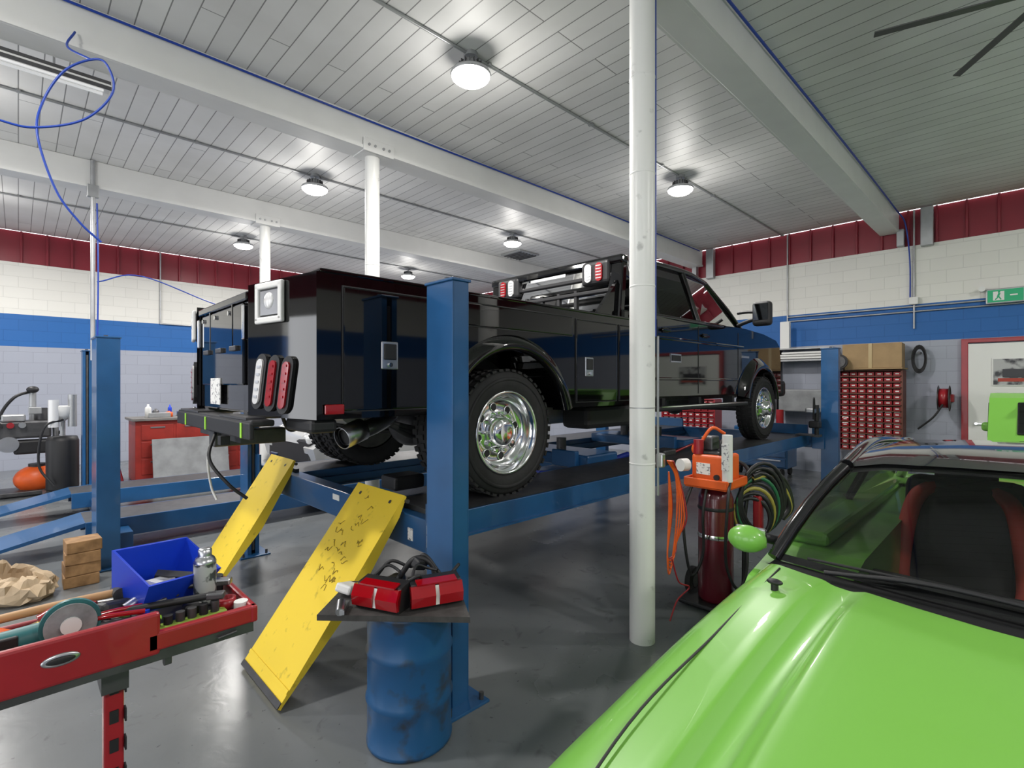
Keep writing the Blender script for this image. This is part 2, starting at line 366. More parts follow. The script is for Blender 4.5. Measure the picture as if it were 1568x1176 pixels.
def ramp(b,y0,y1,xf,xt,h,marks=False):
    L=math.hypot(xt-xf,h); 
    dx,dz=(xt-xf)/L,h/L; nx,nz=-dz,dx
    def P(s,n): return (xf+dx*s+nx*n, .012+dz*s+nz*n)
    b.prism([P(0,0),P(L,0),P(L,.016),P(.0,.016)],'y',y0,y1,yel,bev=.002)
    for y in(y0,y1-.02): b.prism([P(0.02,0),P(L*.5,-.06),P(L*.9,-.03),P(L,0)],'y',y,y+.02,yel)
    b.prism([P(0,.017),P(.03,.017),P(.03,.022),P(0,.022)],'y',y0,y1,steel)
    b.prism([P(L*.06,.017),P(L*.075,.017),P(L*.075,.021),P(L*.06,.021)],'y',y0,y1,yel)
    for yy in(y0+.1,y1-.1):
        a=P(L-.06,.017);c=P(L-.06,.020); b.cyl((a[0],yy,a[1]),(c[0],yy,c[1]),.011,steel,10)
    a=P(L-.02,-.012); b.cyl((a[0],y0-.02,a[1]),(a[0],y1+.02,a[1]),.012,steel,10)
    if marks:
        for q in range(26):
            s0=random.uniform(.45,.95)*L; yy=random.uniform(y0+.12,y1-.12); pts=[]
            for j in range(5):
                a=P(s0+random.uniform(-.02,.02),.0185); pts.append((a[0],yy+j*.012+random.uniform(-.008,.008),a[1]))
            b.tube(pts,.0016,scrib,4,n=3)
b=B(); ramp(b,2.56,3.12,.915,1.625,.93,True); ramp(b,4.28,4.80,1.03,1.65,.95)
b.done('drive_on_ramps',g)
b=B()
for x in (4.1,6.0):
    b.box((x,3.65,.86),(.5,1.4,.12),blue_s,bev=.02); b.cyl((x-.1,3.4,.9),(x-.1,3.4,1.05),.05,steel); b.cyl((x-.1,3.9,.9),(x-.1,3.9,1.05),.05,steel)
    b.box((x-.28,3.2,.88),(.06,.3,.16),blue_s,bev=.01); b.box((x-.27,3.65,.9),(.02,.12,.06),label)
b.tube([(3.2,3.0,.86),(3.4,3.2,.78),(3.8,3.15,.75),(4.2,3.0,.82),(4.6,3.0,.86)],.03,M('blue_bellows',(.01,.03,.3),.5,noise=.4,scale=60),12)
b.box((4.9,2.75,.88),(.25,.16,.07),steel,bev=.02); b.tube([(5.0,2.7,.87),(5.3,2.6,.95),(5.5,2.65,.87)],.012,redp); b.box((2.0,3.2,.9),(.25,.2,.1),black_pl,bev=.02)
b.done('rolling_jacks',g)
# ---------------------------------------------------------------- truck
T=group('pickup_truck',(1.0,3.65,.853))
def wheel(b,x,y,s,dish,front=False):
    w=.115; R=.42; rr=.275
    ax=(0,s,0)
    prof=[(rr,-w*.85),(rr+.03,-w*.98),(R-.08,-w*1.06),(R-.02,-w*.95),(R,-w*.72),(R,w*.72),(R-.02,w*.95),(R-.08,w*1.06),(rr+.03,w*.98),(rr,w*.85)]
    b.lathe(prof,(x,y,R),ax,rubber,56)
    for k in range(44):
        t=2*pi*k/44
        for yy,wd in((-.078,.05),(.078,.05),(0,.04)):
            tt=t+(0 if yy else .07); c,si=math.cos(tt),math.sin(tt)
            b.box((x+c*(R+.001),y+yy,R+si*(R+.001)),(.016,wd,.036),rubber,rot=(0,-tt,0.0))
    b.lathe([(R-.07,w*1.05),(R-.066,w*1.1),(R-.05,w*1.1),(R-.046,w*1.03)],(x,y,R),ax,rubber,56)
    if dish:
        b.lathe([(rr,w*.86),(rr+.012,w*.93),(rr-.002,w*.98),(rr-.015,w*.9),(rr-.03,w*.45),(rr-.045,.015),(.20,-.008),(.12,-.005),(.112,.012),(.10,.06),(.085,.085),(.05,.092),(0,.094)],(x,y,R),ax,chrome,48)
        zf=-.006; rh=.172; hr=.024
    else:
        b.lathe([(rr,w*.86),(rr+.012,w*.93),(rr-.002,w*.98),(rr-.02,w*.8),(rr-.035,w*.45),(.20,w*.6),(.13,w*.95),(.10,w*1.0),(.095,w*1.5),(.07,w*1.75),(0,w*1.78)],(x,y,R),ax,chrome,48)
        zf=w*.72; rh=.175; hr=.024
    for k in range(8):
        t=2*pi*k/8+.2; c=(x+math.cos(t)*rh,y+s*zf,R+math.sin(t)*rh)
        b.cyl((c[0],c[1]-s*.01,c[2]),(c[0],c[1]+s*.007,c[2]),hr,black_pl,16)
        b.lathe([(hr,.004),(hr+.004,.009),(hr+.008,.003)],c,ax,chrome,16)
    for k in range(10):
        t=2*pi*k/10; r0=.132; h0=zf
        b.cyl((x+math.cos(t)*r0,y+s*(h0),R+math.sin(t)*r0),(x+math.cos(t)*r0,y+s*(h0+.045),R+math.sin(t)*r0),.012,chrome,8)
    b.cyl((x,y-s*w*.8,R),(x,y-s*w*.5,R),rr-.01,steel,32)
b=B(); RX,FX=1.37,6.27
wheel(b,RX,-1.06,-1,True); wheel(b,RX,1.06,1,True); wheel(b,RX,-.77,-1,False); wheel(b,RX,.77,1,False)
wheel(b,FX,-.96,-1,False,True); wheel(b,FX,.96,1,False,True)
b.done('wheels',T)
def arc(cx,cz,R,a0,a1,n=16): return [(cx+R*math.cos(math.radians(a0+(a1-a0)*i/n)),cz+R*math.sin(math.radians(a0+(a1-a0)*i/n))) for i in range(n+1)]
b=B(); TB=1.30; ZB=.57; XR=.045; XI=-.075
side=[(XR,ZB),(XR,TB),(3.18,TB),(3.18,ZB)]+[p for p in arc(RX,.42,.55,15.8,164.2)]
for s in(-1,1):
    y0,y1=(-1.2,-.72) if s<0 else (.72,1.2)
    b.prism(side,'y',y0,y1,black_c,bev=.012)
    b.prism([(XR,s*1.2),(XI,s*.57),(.14,s*.57),(.14,s*1.19)],'z',ZB,TB,black_c,bev=.006)
    b.box((1.62,s*.96,TB+.008),(3.12,.50,.02),black_c,bev=.006)
    rows=[]
    for x,z in arc(RX,.42,1,14,166,32):
        dx,dz=x-RX,z-.42
        rows.append([Vector((RX+dx*r,s*yy,.42+dz*r)) for r,yy in((.655,1.20),(.63,1.225),(.60,1.245),(.565,1.25),(.55,1.235),(.55,1.10))])
    b.grid(rows,black_c)
    b.box((RX,s*.72,.9),(1.1,.02,.4),black_pl)
    doors=[(.18,.74,ZB+.04,TB-.06),(.79,2.0,1.11,TB-.05),(2.05,2.58,ZB+.04,TB-.06),(2.62,3.14,ZB+.04,TB-.06)]
    for x0,x1,z0,z1 in doors:
        b.box(((x0+x1)/2,s*1.203,(z0+z1)/2),(x1-x0,.018,z1-z0),black_c,bev=.007,seg=3)
        b.box(((x0+x1)/2,s*1.2,(z0+z1)/2),(x1-x0+.012,.012,z1-z0+.012),black_pl)
    for lx,lz in((.44,.90),(2.2,.88),(2.85,.95)):
        b.box((lx,s*1.214,lz),(.10,.012,.15),alu,bev=.006); b.box((lx,s*1.222,lz+.02),(.075,.01,.085),black_pl,bev=.005)
        b.cyl((lx,s*1.222,lz-.05),(lx,s*1.23,lz-.05),.012,chrome,12)
    b.box((.13,s*1.215,.62),(.10,.015,.05),redl,bev=.006)
b.box((1.65,0,.80),(3.05,1.46,.12),black_pl); b.box((3.12,0,1.1),(.06,1.46,.5),black_c)
b.box((-.02,0,.93),(.06,1.10,.70),black_c,bev=.012)
b.box((-.058,0,.98),(.02,.9,.48),black_c,bev=.01)
b.box((-.06,0,1.25),(.03,1.06,.05),black_c,bev=.01)
for y in(-.5,.5):
    b.box((-.07,y,1.10),(.035,.035,.2),chrome,bev=.008)
for y in (-.3,0,.3): b.box((-.075,y,.96),(.02,.12,.03),steel,bev=.004); b.cyl((-.07,y+.1,1.18),(-.08,y+.1,1.18),.015,chrome,10)
for y in (-.25,.25): b.box((-.066,y,1.10),(.012,.02,.28),black_c,bev=.004)
b.box((-.072,.10,.70),(.006,.22,.17),label); 
b.done('service_body',T)
nx_,ny_=XI-XR,.63; ln=math.hypot(nx_,ny_); tx_,ty_=nx_/ln,ny_/ln
ang=math.atan2(ty_,tx_)
def onface(sv,z,sgn=1,off=0):
    return (XR+tx_*sv-ty_*off, sgn*(-1.2+ty_*sv+tx_*off), z)
b=B()
for sgn in(1,-1):
    rz=ang if sgn>0 else -ang
    zc=1.18
    b.box(onface(.40,zc,sgn,.006),(.21,.008,.17),intm,rot=(0,0,rz))
    for du,dz,wu,wz in((0,.092,.26,.035),(0,-.092,.26,.035),(-.112,0,.035,.2),(.112,0,.035,.2)):
        b.box(onface(.40+du,zc+dz,sgn,.014),(wu,.024,wz),whitepl,rot=(0,0,rz),bev=.008)
    b.box(onface(.40,zc,sgn,.013),(.17,.006,.13),alu,rot=(0,0,rz)); b.sph(onface(.40,zc+.01,sgn,.016),(.045,.014,.045),clear,rot=(0,0,rz))
    for k,mt in enumerate((clear,redl,redl)):
        sv=.50-k*.125
        for q,(mm,rx,rzv,of) in enumerate(((black_pl,.054,.150,.004),(mt,.030,.122,.014))):
            pts=[]
            for i in range(24):
                t=2*pi*i/24; cx=math.cos(t)*rx; cz=math.sin(t)*rx+(rzv-rx if math.sin(t)>=0 else -(rzv-rx)); pts.append((cx-cz*.22*sgn,cz))
            mt4=Matrix.Translation(onface(sv,.76-.01*k,sgn,of))@Matrix.Rotation(rz,4,'Z')
            b.prism(pts,'y',-.012,.012,mm,mtx=mt4)
        for j in range(5): b.box(onface(sv-(j-2)*.04*.22,.68+j*.04,sgn,.028),(.035,.004,.012),redl if mt is redl else alu,rot=(0,0,rz))
b.done('tail_lights',T)
b=B()
b.box((-.08,0,.54),(.12,1.66,.035),black_pl,bev=.01); b.box((-.135,0,.50),(.025,1.66,.09),black_pl,bev=.008); b.box((-.09,-.5,.562),(.10,.5,.012),steel); b.box((-.09,.5,.562),(.10,.5,.012),steel)
b.box((.1,0,.40),(.44,.12,.10),steel,bev=.008); b.box((-.04,0,.44),(.08,.9,.07),steel)
for y in(-1.0,1.0): b.box((.10,y,.535),(.14,.34,.07),black_pl,bev=.02)
limeT=M('lime_tape',(.35,.75,.05),.5)
for y in(-.70,.55,.02): b.box((-.15,y,.50),(.004,.025,.08),limeT)
b.tube([(-.12,-.1,.45),(-.18,-.2,.3),(-.1,-.28,.15),(0,-.3,.05)],.01,black_pl); b.box((-.14,-.35,.42),(.05,.06,.05),black_pl)
b.tube([(-.05,.2,.45),(-.08,.25,.25),(-.05,.3,.05),(-.02,.28,-.05)],.008,whitepl)
for y in(-.43,.43):
    b.box((3.4,y,.62),(6.9,.07,.16),steel,bev=.01)
    for q in range(3): b.tube([(RX-.75+.1*q,y*1.15,.55-.03*q),(RX-.3,y*1.15,.42-.03*q),(RX,y*1.15,.38-.03*q),(RX+.4,y*1.15,.43-.03*q),(RX+.75-.1*q,y*1.15,.56-.03*q)],.022,steel)
    b.cyl((RX-.2,y*1.3,.35),(RX-.35,y*1.1,.75),.03,galv,14)
b.cyl((RX,-.9,.42),(RX,.9,.42),.055,steel); b.sph((RX,0,.42),(.2,.19,.19),steel); b.cyl((RX,0,.42),(5.2,0,.5),.05,steel)
b.cyl((FX,-.85,.42),(FX,.85,.42),.05,steel); b.sph((FX,.25,.42),(.15,.14,.14),steel)
b.tube([(.52,-.66,.44),(.65,-.64,.47),(.8,-.58,.52),(1.0,-.5,.62),(1.7,-.5,.62),(2.2,-.45,.5)],.055,alu,16)
b.lathe([(.066,0),(.072,.0),(.072,.16),(.058,.17),(.058,.02),(.050,.02)],(.42,-.69,.415),(.85,.2,.25),alu,28); b.cyl((.45,-.683,.424),(.46,-.681,.426),.06,black_pl,24)
b.cyl((2.3,-.45,.5),(3.2,-.45,.5),.13,galv); b.box((4.0,.1,.5),(1.2,.6,.25),steel,bev=.03); b.box((5.6,0,.62),(1.1,.6,.35),steel,bev=.04)
b.cyl((.75,-.2,.56),(.75,.25,.56),.11,galv); b.box((.9,.45,.5),(.5,.3,.16),black_pl,bev=.03); b.box((.35,.0,.6),(.3,1.2,.08),steel,bev=.02)
b.box((2.9,-.78,.45),(.7,.3,.2),black_pl,bev=.04); b.box((2.7,.3,.45),(1.0,.4,.25),black_pl,bev=.04)
for k in range(4): b.tube([(.2+k*.1,-.3+.15*k,.56),(.3+k*.1,-.2+.1*k,.44),(.5+k*.2,-.1+.1*k,.5),(.8+k*.3,0,.55)],.012,black_pl)
b.done('chassis',T)
# cab
b=B()
prof=[(3.38,.62),(3.38,1.44),(5.85,1.47),(6.5,1.44),(6.98,1.38),(7.12,1.30),(7.17,1.1),(7.17,.62)]+arc(FX,.42,.52,22.6,157.4)
b.prism(prof,'y',-.98,.98,black_c,bev=.05,seg=4)
b.box((6.45,0,1.46),(1.1,1.1,.06),black_c,rot=(0,.06,0),bev=.03,seg=3)
for s in(-1,1):
    rows=[]
    for x,z in arc(FX,.42,1,12,165,32):
        dx,dz=x-FX,z-.42
        rows.append([Vector((FX+dx*r,s*yy,.42+dz*r)) for r,yy in((.68,.98),(.63,1.03),(.58,1.07),(.54,1.08),(.52,1.06),(.52,.9))])
    b.grid(rows,black_c)
    b.box((FX,s*.7,.8),(1.0,.02,.4),black_pl)
    b.box((4.55,s*1.03,.5),(2.2,.14,.05),black_pl,bev=.02); b.box((4.55,s*1.10,.52),(2.1,.01,.012),chrome)
    for x in(3.7,4.5,5.4): b.box((x,s*.95,.55),(.06,.12,.1),black_pl)
    for x in(3.62,4.52,5.62): b.box((x,s*.981,1.02),(.008,.006,.76),black_pl)
    b.box((4.6,s*.983,.80),(2.0,.02,.03),black_c,bev=.008); b.box((4.6,s*.975,1.22),(2.4,.03,.04),black_c,bev=.015)
    for x in(3.78,4.68): b.box((x,s*.997,1.30),(.17,.025,.03),black_c,bev=.01); b.box((x,s*.985,1.30),(.12,.01,.05),black_pl,bev=.004)
    b.box((4.0,s*.985,1.02),(.22,.006,.09),alu); b.box((4.0,s*.99,1.02),(.19,.006,.06),black_pl); b.box((5.85,s*.985,1.1),(.22,.006,.028),alu)
    b.box((7.05,s*.78,1.12),(.2,.3,.2),clear,bev=.03)
b.box((7.2,0,1.05),(.05,1.2,.4),chrome,bev=.02); b.box((7.27,0,.68),(.18,2.0,.24),black_pl,bev=.05); b.box((5.2,0,.66),(3.7,1.7,.1),black_pl)
b.done('cab_lower',T)
b=B()
rows=[]
for x,z,w in((3.50,1.99,.74),(3.6,2.03,.77),(4.0,2.06,.79),(4.6,2.06,.79),(5.0,2.03,.77),(5.14,1.98,.74)):
    rows.append([Vector((x,w*t*(1.0),z+.025*(1-t*t)-(.03 if abs(t)==1 else 0))) for t in(-1,-.93,-.7,-.35,0,.35,.7,.93,1)])
b.grid(rows,black_c)
sideg=glass('cab_glass',(.25,.27,.27))
for s in(-1,1):
    A0=(5.92,s*.90,1.45);A1=(5.15,s*.75,2.0);C0=(3.42,s*.95,1.44);C1=(3.5,s*.76,2.0)
    b.tube([A0,(5.6,s*.84,1.70),A1],.035,black_c,raw=True); b.tube([A1,(4.6,s*.795,2.035),(3.9,s*.795,2.03),C1],.035,black_c)
    b.tube([C0,C1],.045,black_c,raw=True); b.tube([(4.55,s*.965,1.44),(4.48,s*.80,2.03)],.03,black_c,raw=True)
    b.tube([A0,(5.0,s*.972,1.445),(4.2,s*.972,1.44),C0],.025,black_c,raw=True)
    b.quad((3.4,s*.957,1.43),(3.72,s*.967,1.43),(3.74,s*.80,2.02),(3.48,s*.77,2.01),black_c)
    b.quad((3.70,s*.962,1.44),(4.53,s*.962,1.44),(4.46,s*.795,2.02),(3.72,s*.79,2.02),tint)
    b.add([(4.57,s*.962,1.44),(5.88,s*.90,1.45),(5.16,s*.76,1.99),(4.5,s*.795,2.02)],[(0,1,2,3)],sideg)
    b.tube([(5.68,s*.95,1.5),(5.66,s*1.12,1.55),(5.64,s*1.24,1.56)],.025,black_pl); b.tube([(5.68,s*.95,1.66),(5.66,s*1.1,1.66),(5.64,s*1.24,1.64)],.02,black_pl)
    b.box((5.64,s*1.27,1.62),(.12,.22,.30),black_pl,bev=.04,seg=3); b.box((5.575,s*1.27,1.64),(.006,.17,.2),M('mirror_glass',(.25,.27,.3),.05,metal=1)); 
b.quad((5.92,-.9,1.45),(5.92,.9,1.45),(5.15,.74,2.0),(5.15,-.74,2.0),clr)
b.quad((3.40,-.9,1.44),(3.40,.9,1.44),(3.49,.74,2.0),(3.49,-.74,2.0),tint)
b.box((4.7,0,2.09),(.3,.9,.02),black_pl,bev=.008)
for sx in(3.9,4.9):
    for sy in(-.42,.42): b.box((sx,sy,1.35),(.18,.5,.75),black_pl,rot=(0,-.12,0),bev=.06,seg=3)
b.lathe([(.18,0),(.195,.015),(.18,.03),(.165,.015),(.18,0)],(5.4,.42,1.5),(-1,0,.4),black_pl,28)
b.done('cab_greenhouse',T)
b=B(); 
for s in(-1,1):
    b.box((3.12,s*.84,1.62),(.09,.16,.62),black_c,rot=(0,.10,0),bev=.02)
    b.prism([(3.1,1.35),(3.1,1.75),(2.75,1.38),(2.7,1.35)],'y',s*.86-.02,s*.86+.02,black_c,bev=.006)
    b.box((3.11,s*.62,1.84),(.10,.34,.24),black_pl,bev=.04,seg=3)
    for k,mt in enumerate((clear,redl)):
        y=s*(.55+.13*k)
        pts=[(math.cos(2*pi*i/20)*.04,math.sin(2*pi*i/20)*.04+(.05 if math.sin(2*pi*i/20)>=0 else -.05)) for i in range(20)]
        b.prism([(y+p[0],1.84+p[1]) for p in pts],'x',3.045,3.07,mt)
        for j in range(5): b.box((3.043,y,1.78+.03*j),(.004,.06,.008),alu)
b.box((3.14,0,1.94),(.12,1.86,.09),black_c,bev=.03,seg=3); b.box((3.12,0,1.80),(.06,1.6,.04),black_pl,bev=.01); b.box((3.12,0,1.66),(.06,1.6,.04),black_pl,bev=.01)
b.box((3.12,0,1.40),(.10,1.9,.10),black_c,bev=.02)
for y in(-.35,-.12,.12,.35): b.box((3.12,y,1.55),(.04,.035,.3),black_pl)
b.box((3.07,0,1.87),(.01,.5,.03),alu)
b.done('headache_rack',T)
# ---------------------------------------------------------------- cars
def car(name,loc,paint,roofm,sc=1,rotz=0,mirrors=True):
    g=group(name,loc,rotz,sc)
    b=B()
    st=[(0.0,.48,.70),(.04,.58,.82),(.15,.67,.90),(.4,.745,.945),(.75,.80,.96),(1.05,.85,.955),(1.35,.895,.94),(1.50,.912,.93),(1.60,.922,.925)]
    bf=[.2,.5,.8,1,1,1,.9,.55,.25]
    prof=[(0,.042),(.25,.044),(.42,.047),(.52,.050),(.545,.050),(.56,.046),(.595,.0),(.61,-.008),(.655,-.010),(.672,-.004),(.695,.020),(.71,.024),(.76,.016),(.82,.012),(.88,.006),(.92,-.006),(.955,-.035),(.985,-.09),(1.0,-.2),(.99,-.34)]
    rows=[]
    for (x,z,w),bs in zip(st,bf):
        r=[]
        fall=min(1,(x+.1)/.9)
        for sg,pp in ((-1,prof[::-1]),(1,prof[1:])):
            for f,d in pp:
                dd=d*bs if f<.9 else d*fall
                r.append(Vector((x+ .06*f*f*(1-x/1.6) + (.26*f*f*(x/1.6)),sg*f*w,z+dd-.016*f*f)))
        rows.append(r)
    cols=[catmull([rw[k] for rw in rows],5) for k in range(len(rows[0]))]
    b.grid([[c[i] for c in cols] for i in range(len(cols[0]))],paint)
    for s in(-1,1):
        b.tube([(.25,s*.73,.726),(.75,s*.80,.800),(1.2,s*.80,.852),(1.50,s*.80,.885),(1.76,s*.80,.912)],.0035,black_pl)
    wz=.335; F,Rr=.85,3.62
    sp=[(.06,.22),(.0,.45),(.12,.54),(.5,.58),(1.5,.66),(1.78,.85),(2.1,.91),(3.2,.93),(4.1,.96),(4.5,.93),(4.58,.6),(4.5,.25)]
    sp+=[(Rr+.46,.22)]+arc(Rr,wz,.38,-12,192)+[(F+.42,.22)]+arc(F,wz,.37,-12,192)
    for s in(-1,1):
        b.prism(sp,'y',s*.60,s*.922,paint,bev=.03,seg=3)
    b.box((2.3,0,.30),(4.3,1.4,.16),black_pl); b.box((.07,0,.38),(.1,1.5,.35),black_pl,bev=.04); b.box((4.5,0,.6),(.12,1.5,.6),paint,bev=.04)
    rows=[]
    for x,z,w in((3.75,1.0,.82),(4.0,1.0,.86),(4.3,.99,.86),(4.55,.93,.82),(4.6,.7,.8)):
        rows.append([Vector((x,w*t,z-.04*t*t)) for t in(-1,-.8,-.4,0,.4,.8,1)])
    b.grid(rows,paint)
    for s in(-1,1):
        b.box((3.15,s*.82,.94),(2.0,.17,.06),paint,bev=.028,seg=3)
        b.box((.12,s*.62,.57),(.2,.34,.10),clear,rot=(0,-.3,s*.3),bev=.03); b.box((4.6,s*.6,.75),(.03,.4,.12),redl,bev=.01)
    b.done('body',g)
    b=B()
    for x in(F,Rr):
        for s in(-1,1):
            b.lathe([(.22,-.10),(.30,-.11),(.33,-.08),(.33,.08),(.30,.11),(.22,.10)],(x,s*.80,wz),(0,s,0),rubber,40)
            b.lathe([(.225,.1),(.215,.09),(.2,.02),(.07,.06),(0,.07)],(x,s*.80,wz),(0,s,0),steel,30)
            for k in range(5):
                t=2*pi*k/5; b.box((x+math.cos(t)*.13,s*.885,wz+math.sin(t)*.13),(.19,.03,.05),alu,rot=(0,-t,0),bev=.01)
    b.done('wheels',g)
    def wsr(t,k):
        bx=1.76+.12*t*t; tx=2.14+.10*t*t
        x=bx+(tx-bx)*k; w=.86+(.70-.86)*k; z=.925-.015*t*t+(1.30-.04*t*t-.925)*k+.03*math.sin(pi*k)
        return Vector((x,w*t,z))
    b=B()
    T5=[-1,-.8,-.5,-.2,0,.2,.5,.8,1]
    b.grid([[Vector((1.585+.26*t*t,.88*t,.912-.020*t*t)) for t in T5],[Vector((1.68+.18*t*t,.87*t,.905-.015*t*t)) for t in T5],[wsr(t,0)+Vector((.01,0,-.01)) for t in T5]],black_pl)
    b.box((2.12,0,.72),(.42,1.6,.24),intm,bev=.08,seg=3); b.box((2.9,0,.40),(2.2,1.5,.1),intm)
    b.box((3.6,0,.62),(.12,1.4,.5),intm)
    redseat=M('red_seat_trim',(.70,.10,.07),.6)
    for s in(-1,1):
        b.box((2.72,s*.38,.52),(.5,.5,.16),intm,bev=.06,seg=3); b.box((3.02,s*.38,.83),(.16,.46,.62),intm,rot=(0,.2,0),bev=.06,seg=3)
        b.box((3.12,s*.38,1.15),(.10,.24,.16),intm,bev=.04,seg=3)
        for q in(-1,1):
            yy=s*.38+q*.20
            b.tube([(2.5,yy,.60),(2.75,yy,.62),(2.85,yy+q*.02,.70),(2.90,yy,.92),(2.97,yy-q*.03,1.04),(3.03,yy-q*.09,1.09)],.036,redseat,10)
    b.lathe([(.165,0),(.18,.015),(.165,.03),(.15,.015),(.165,0)],(2.42,-.38,.86),(-1,0,.4),intm,28)
    b.box((2.27,0,1.2),(.03,.22,.07),black_pl,bev=.01)
    b.done('interior',g)
    b=B()
    b.grid([[wsr(t,k) for t in T5] for k in(0,.2,.4,.6,.8,1)],clr)
    b.grid([[wsr(t,k)+Vector((.004,0,-.004)) for t in T5] for k in(0,.05)],black_pl)
    for s in(-1,1): b.tube([wsr(s,k) for k in(0,.25,.5,.75,1)],.026,roofm,10,raw=True)
    rows=[]
    for x,z,w in((2.14,1.305,.70),(2.27,1.325,.71),(2.5,1.345,.71),(2.9,1.35,.70),(3.3,1.32,.67),(3.5,1.29,.64)):
        rows.append([Vector((x+(.12*t*t if x<2.2 else .06*t*t if x<2.4 else 0),w*t,z-.04*t*t-(.02 if abs(t)==1 else 0))) for t in T5])
    b.grid(rows,roofm); rows2=[[p+Vector((0,0,-.025)) for p in r] for r in rows]; b.grid(rows2,intm)
    b.grid([[Vector((3.5,.64*t,1.29-.04*t*t)) for t in T5],[Vector((3.98,.74*t,1.02)) for t in T5]],medg)
    for s in(-1,1):
        b.tube([(2.26,s*.70,1.25),(2.8,s*.71,1.30),(3.3,s*.68,1.27),(3.55,s*.65,1.23),(4.05,s*.78,.98)],.03,roofm,10)
        b.quad((1.9,s*.86,.94),(3.0,s*.86,.96),(2.95,s*.71,1.28),(2.28,s*.70,1.25),medg)
        b.quad((3.0,s*.86,.96),(3.9,s*.80,.98),(3.5,s*.66,1.25),(2.95,s*.71,1.28),medg)
        b.tube([(3.0,s*.87,.95),(2.97,s*.71,1.29)],.025,black_pl,raw=True)
        if mirrors:
            b.tube([(1.98,s*.88,.95),(1.94,s*.93,.965),(1.91,s*.96,.965)],.02,black_pl)
            b.sph((1.88,s*.965,.962),(.05,.075,.055),paint,24,rot=(0,0,s*.15)); b.box((1.92,s*.965,.965),(.02,.125,.08),chrome,bev=.008)
    for y0,y1 in((.66,-.02),(-.02,-.62)):
        P0=wsr(y0/.86,0)+Vector((-.04,0,.01)); P1=wsr((y1+.1)/.86,.06)+Vector((-.03,0,.02))
        b.tube([P0,(P0+P1)/2+Vector((0,0,.02)),P1],.008,black_pl); 
        b.tube([P0+Vector((.02,.06,.03)),(P0+P1)/2+Vector((.01,0,.02)),P1+Vector((.0,-.1,0.01))],.005,rubber)
    b.cyl((1.56,.75,.88),(1.56,.75,.925),.012,black_pl,12); b.sph((1.56,.75,.93),(.016,.026,.01),black_pl)
    b.done('greenhouse',g)
    return g
car('sports_car',(.28,-.13,0),green_p,M('black_roof_paint',(.006,.006,.007),.12,coat=1))
car('white_sedan',(2.7,7.35,.31),white_car,white_car,1.0)
g=group('hatchback_car',(6.2,-.52,0)); b=B()
pr=[(0.0,.30),(-.02,.62),(.06,.98),(.16,1.10),(.44,1.47),(.60,1.51),(1.9,1.50),(2.1,1.46),(2.75,1.06),(3.75,.92),(3.98,.75),(4.0,.30),(3.55,.24)]+arc(3.15,.31,.36,-10,190)+[(1.2,.24)]+arc(.70,.31,.36,-10,190)
b.prism(pr,'y',-.84,.84,green_p,bev=.06,seg=3)
b.box((.305,0,1.285),(.03,1.30,.36),M('black_glass',(.004,.004,.005),.06,coat=1),rot=(0,.66,0),bev=.02)
for s in(-1,1):
    b.prism([(.34,1.10),(.52,1.42),(1.9,1.42),(2.5,1.10)],'y',s*.835,s*.85,MC['black_glass'],bev=.006)
    b.box((-.01,s*.66,.98),(.06,.22,.14),redl,rot=(0,.15,0),bev=.02)
    for x in(.70,3.15):
        b.lathe([(.2,-.10),(.29,-.11),(.31,-.08),(.31,.08),(.29,.11),(.2,.10)],(x,s*.75,.31),(0,s,0),rubber,36)
        b.lathe([(.2,.1),(.18,.05),(.05,.07),(0,.08)],(x,s*.75,.31),(0,s,0),alu,24)
    b.box((2.3,s*.92,1.08),(.12,.16,.11),green_p,bev=.035,seg=3); b.box((2.32,s*.86,1.06),(.06,.08,.03),black_pl)
b.box((-.03,0,.42),(.06,1.5,.2),black_pl,bev=.02); b.box((.40,0,1.50),(.2,1.1,.03),green_p,bev=.01)
b.done('body',g)
# ---------------------------------------------------------------- second lift
g=group('four_post_car_lift')
b=B()
post(b,.56,5.78,1,2.0,1.7); post(b,.68,9.2,-1,2.05)
for x in(8.0,): post(b,x,5.78,1,2.0); post(b,x,9.2,-1,2.05)
b.done('posts',g); b=B()
for x in(.70,8.0): b.box((x,7.5,.14),(.15,3.2,.16),blue_s,bev=.006)
for y0,y1 in((6.2,6.75),(7.95,8.5)):
    b.box((4.4,(y0+y1)/2,.29),(7.9,y1-y0,.02),steel)
    for y in(y0,y1): b.box((4.4,y,.21),(7.9,.03,.18),blue_s,bev=.004)
    b.prism([(.45,.30),(.45,.26),(-.75,.004),(-.78,.015)],'y',y0,y1,blue_s)
b.done('runways',g)
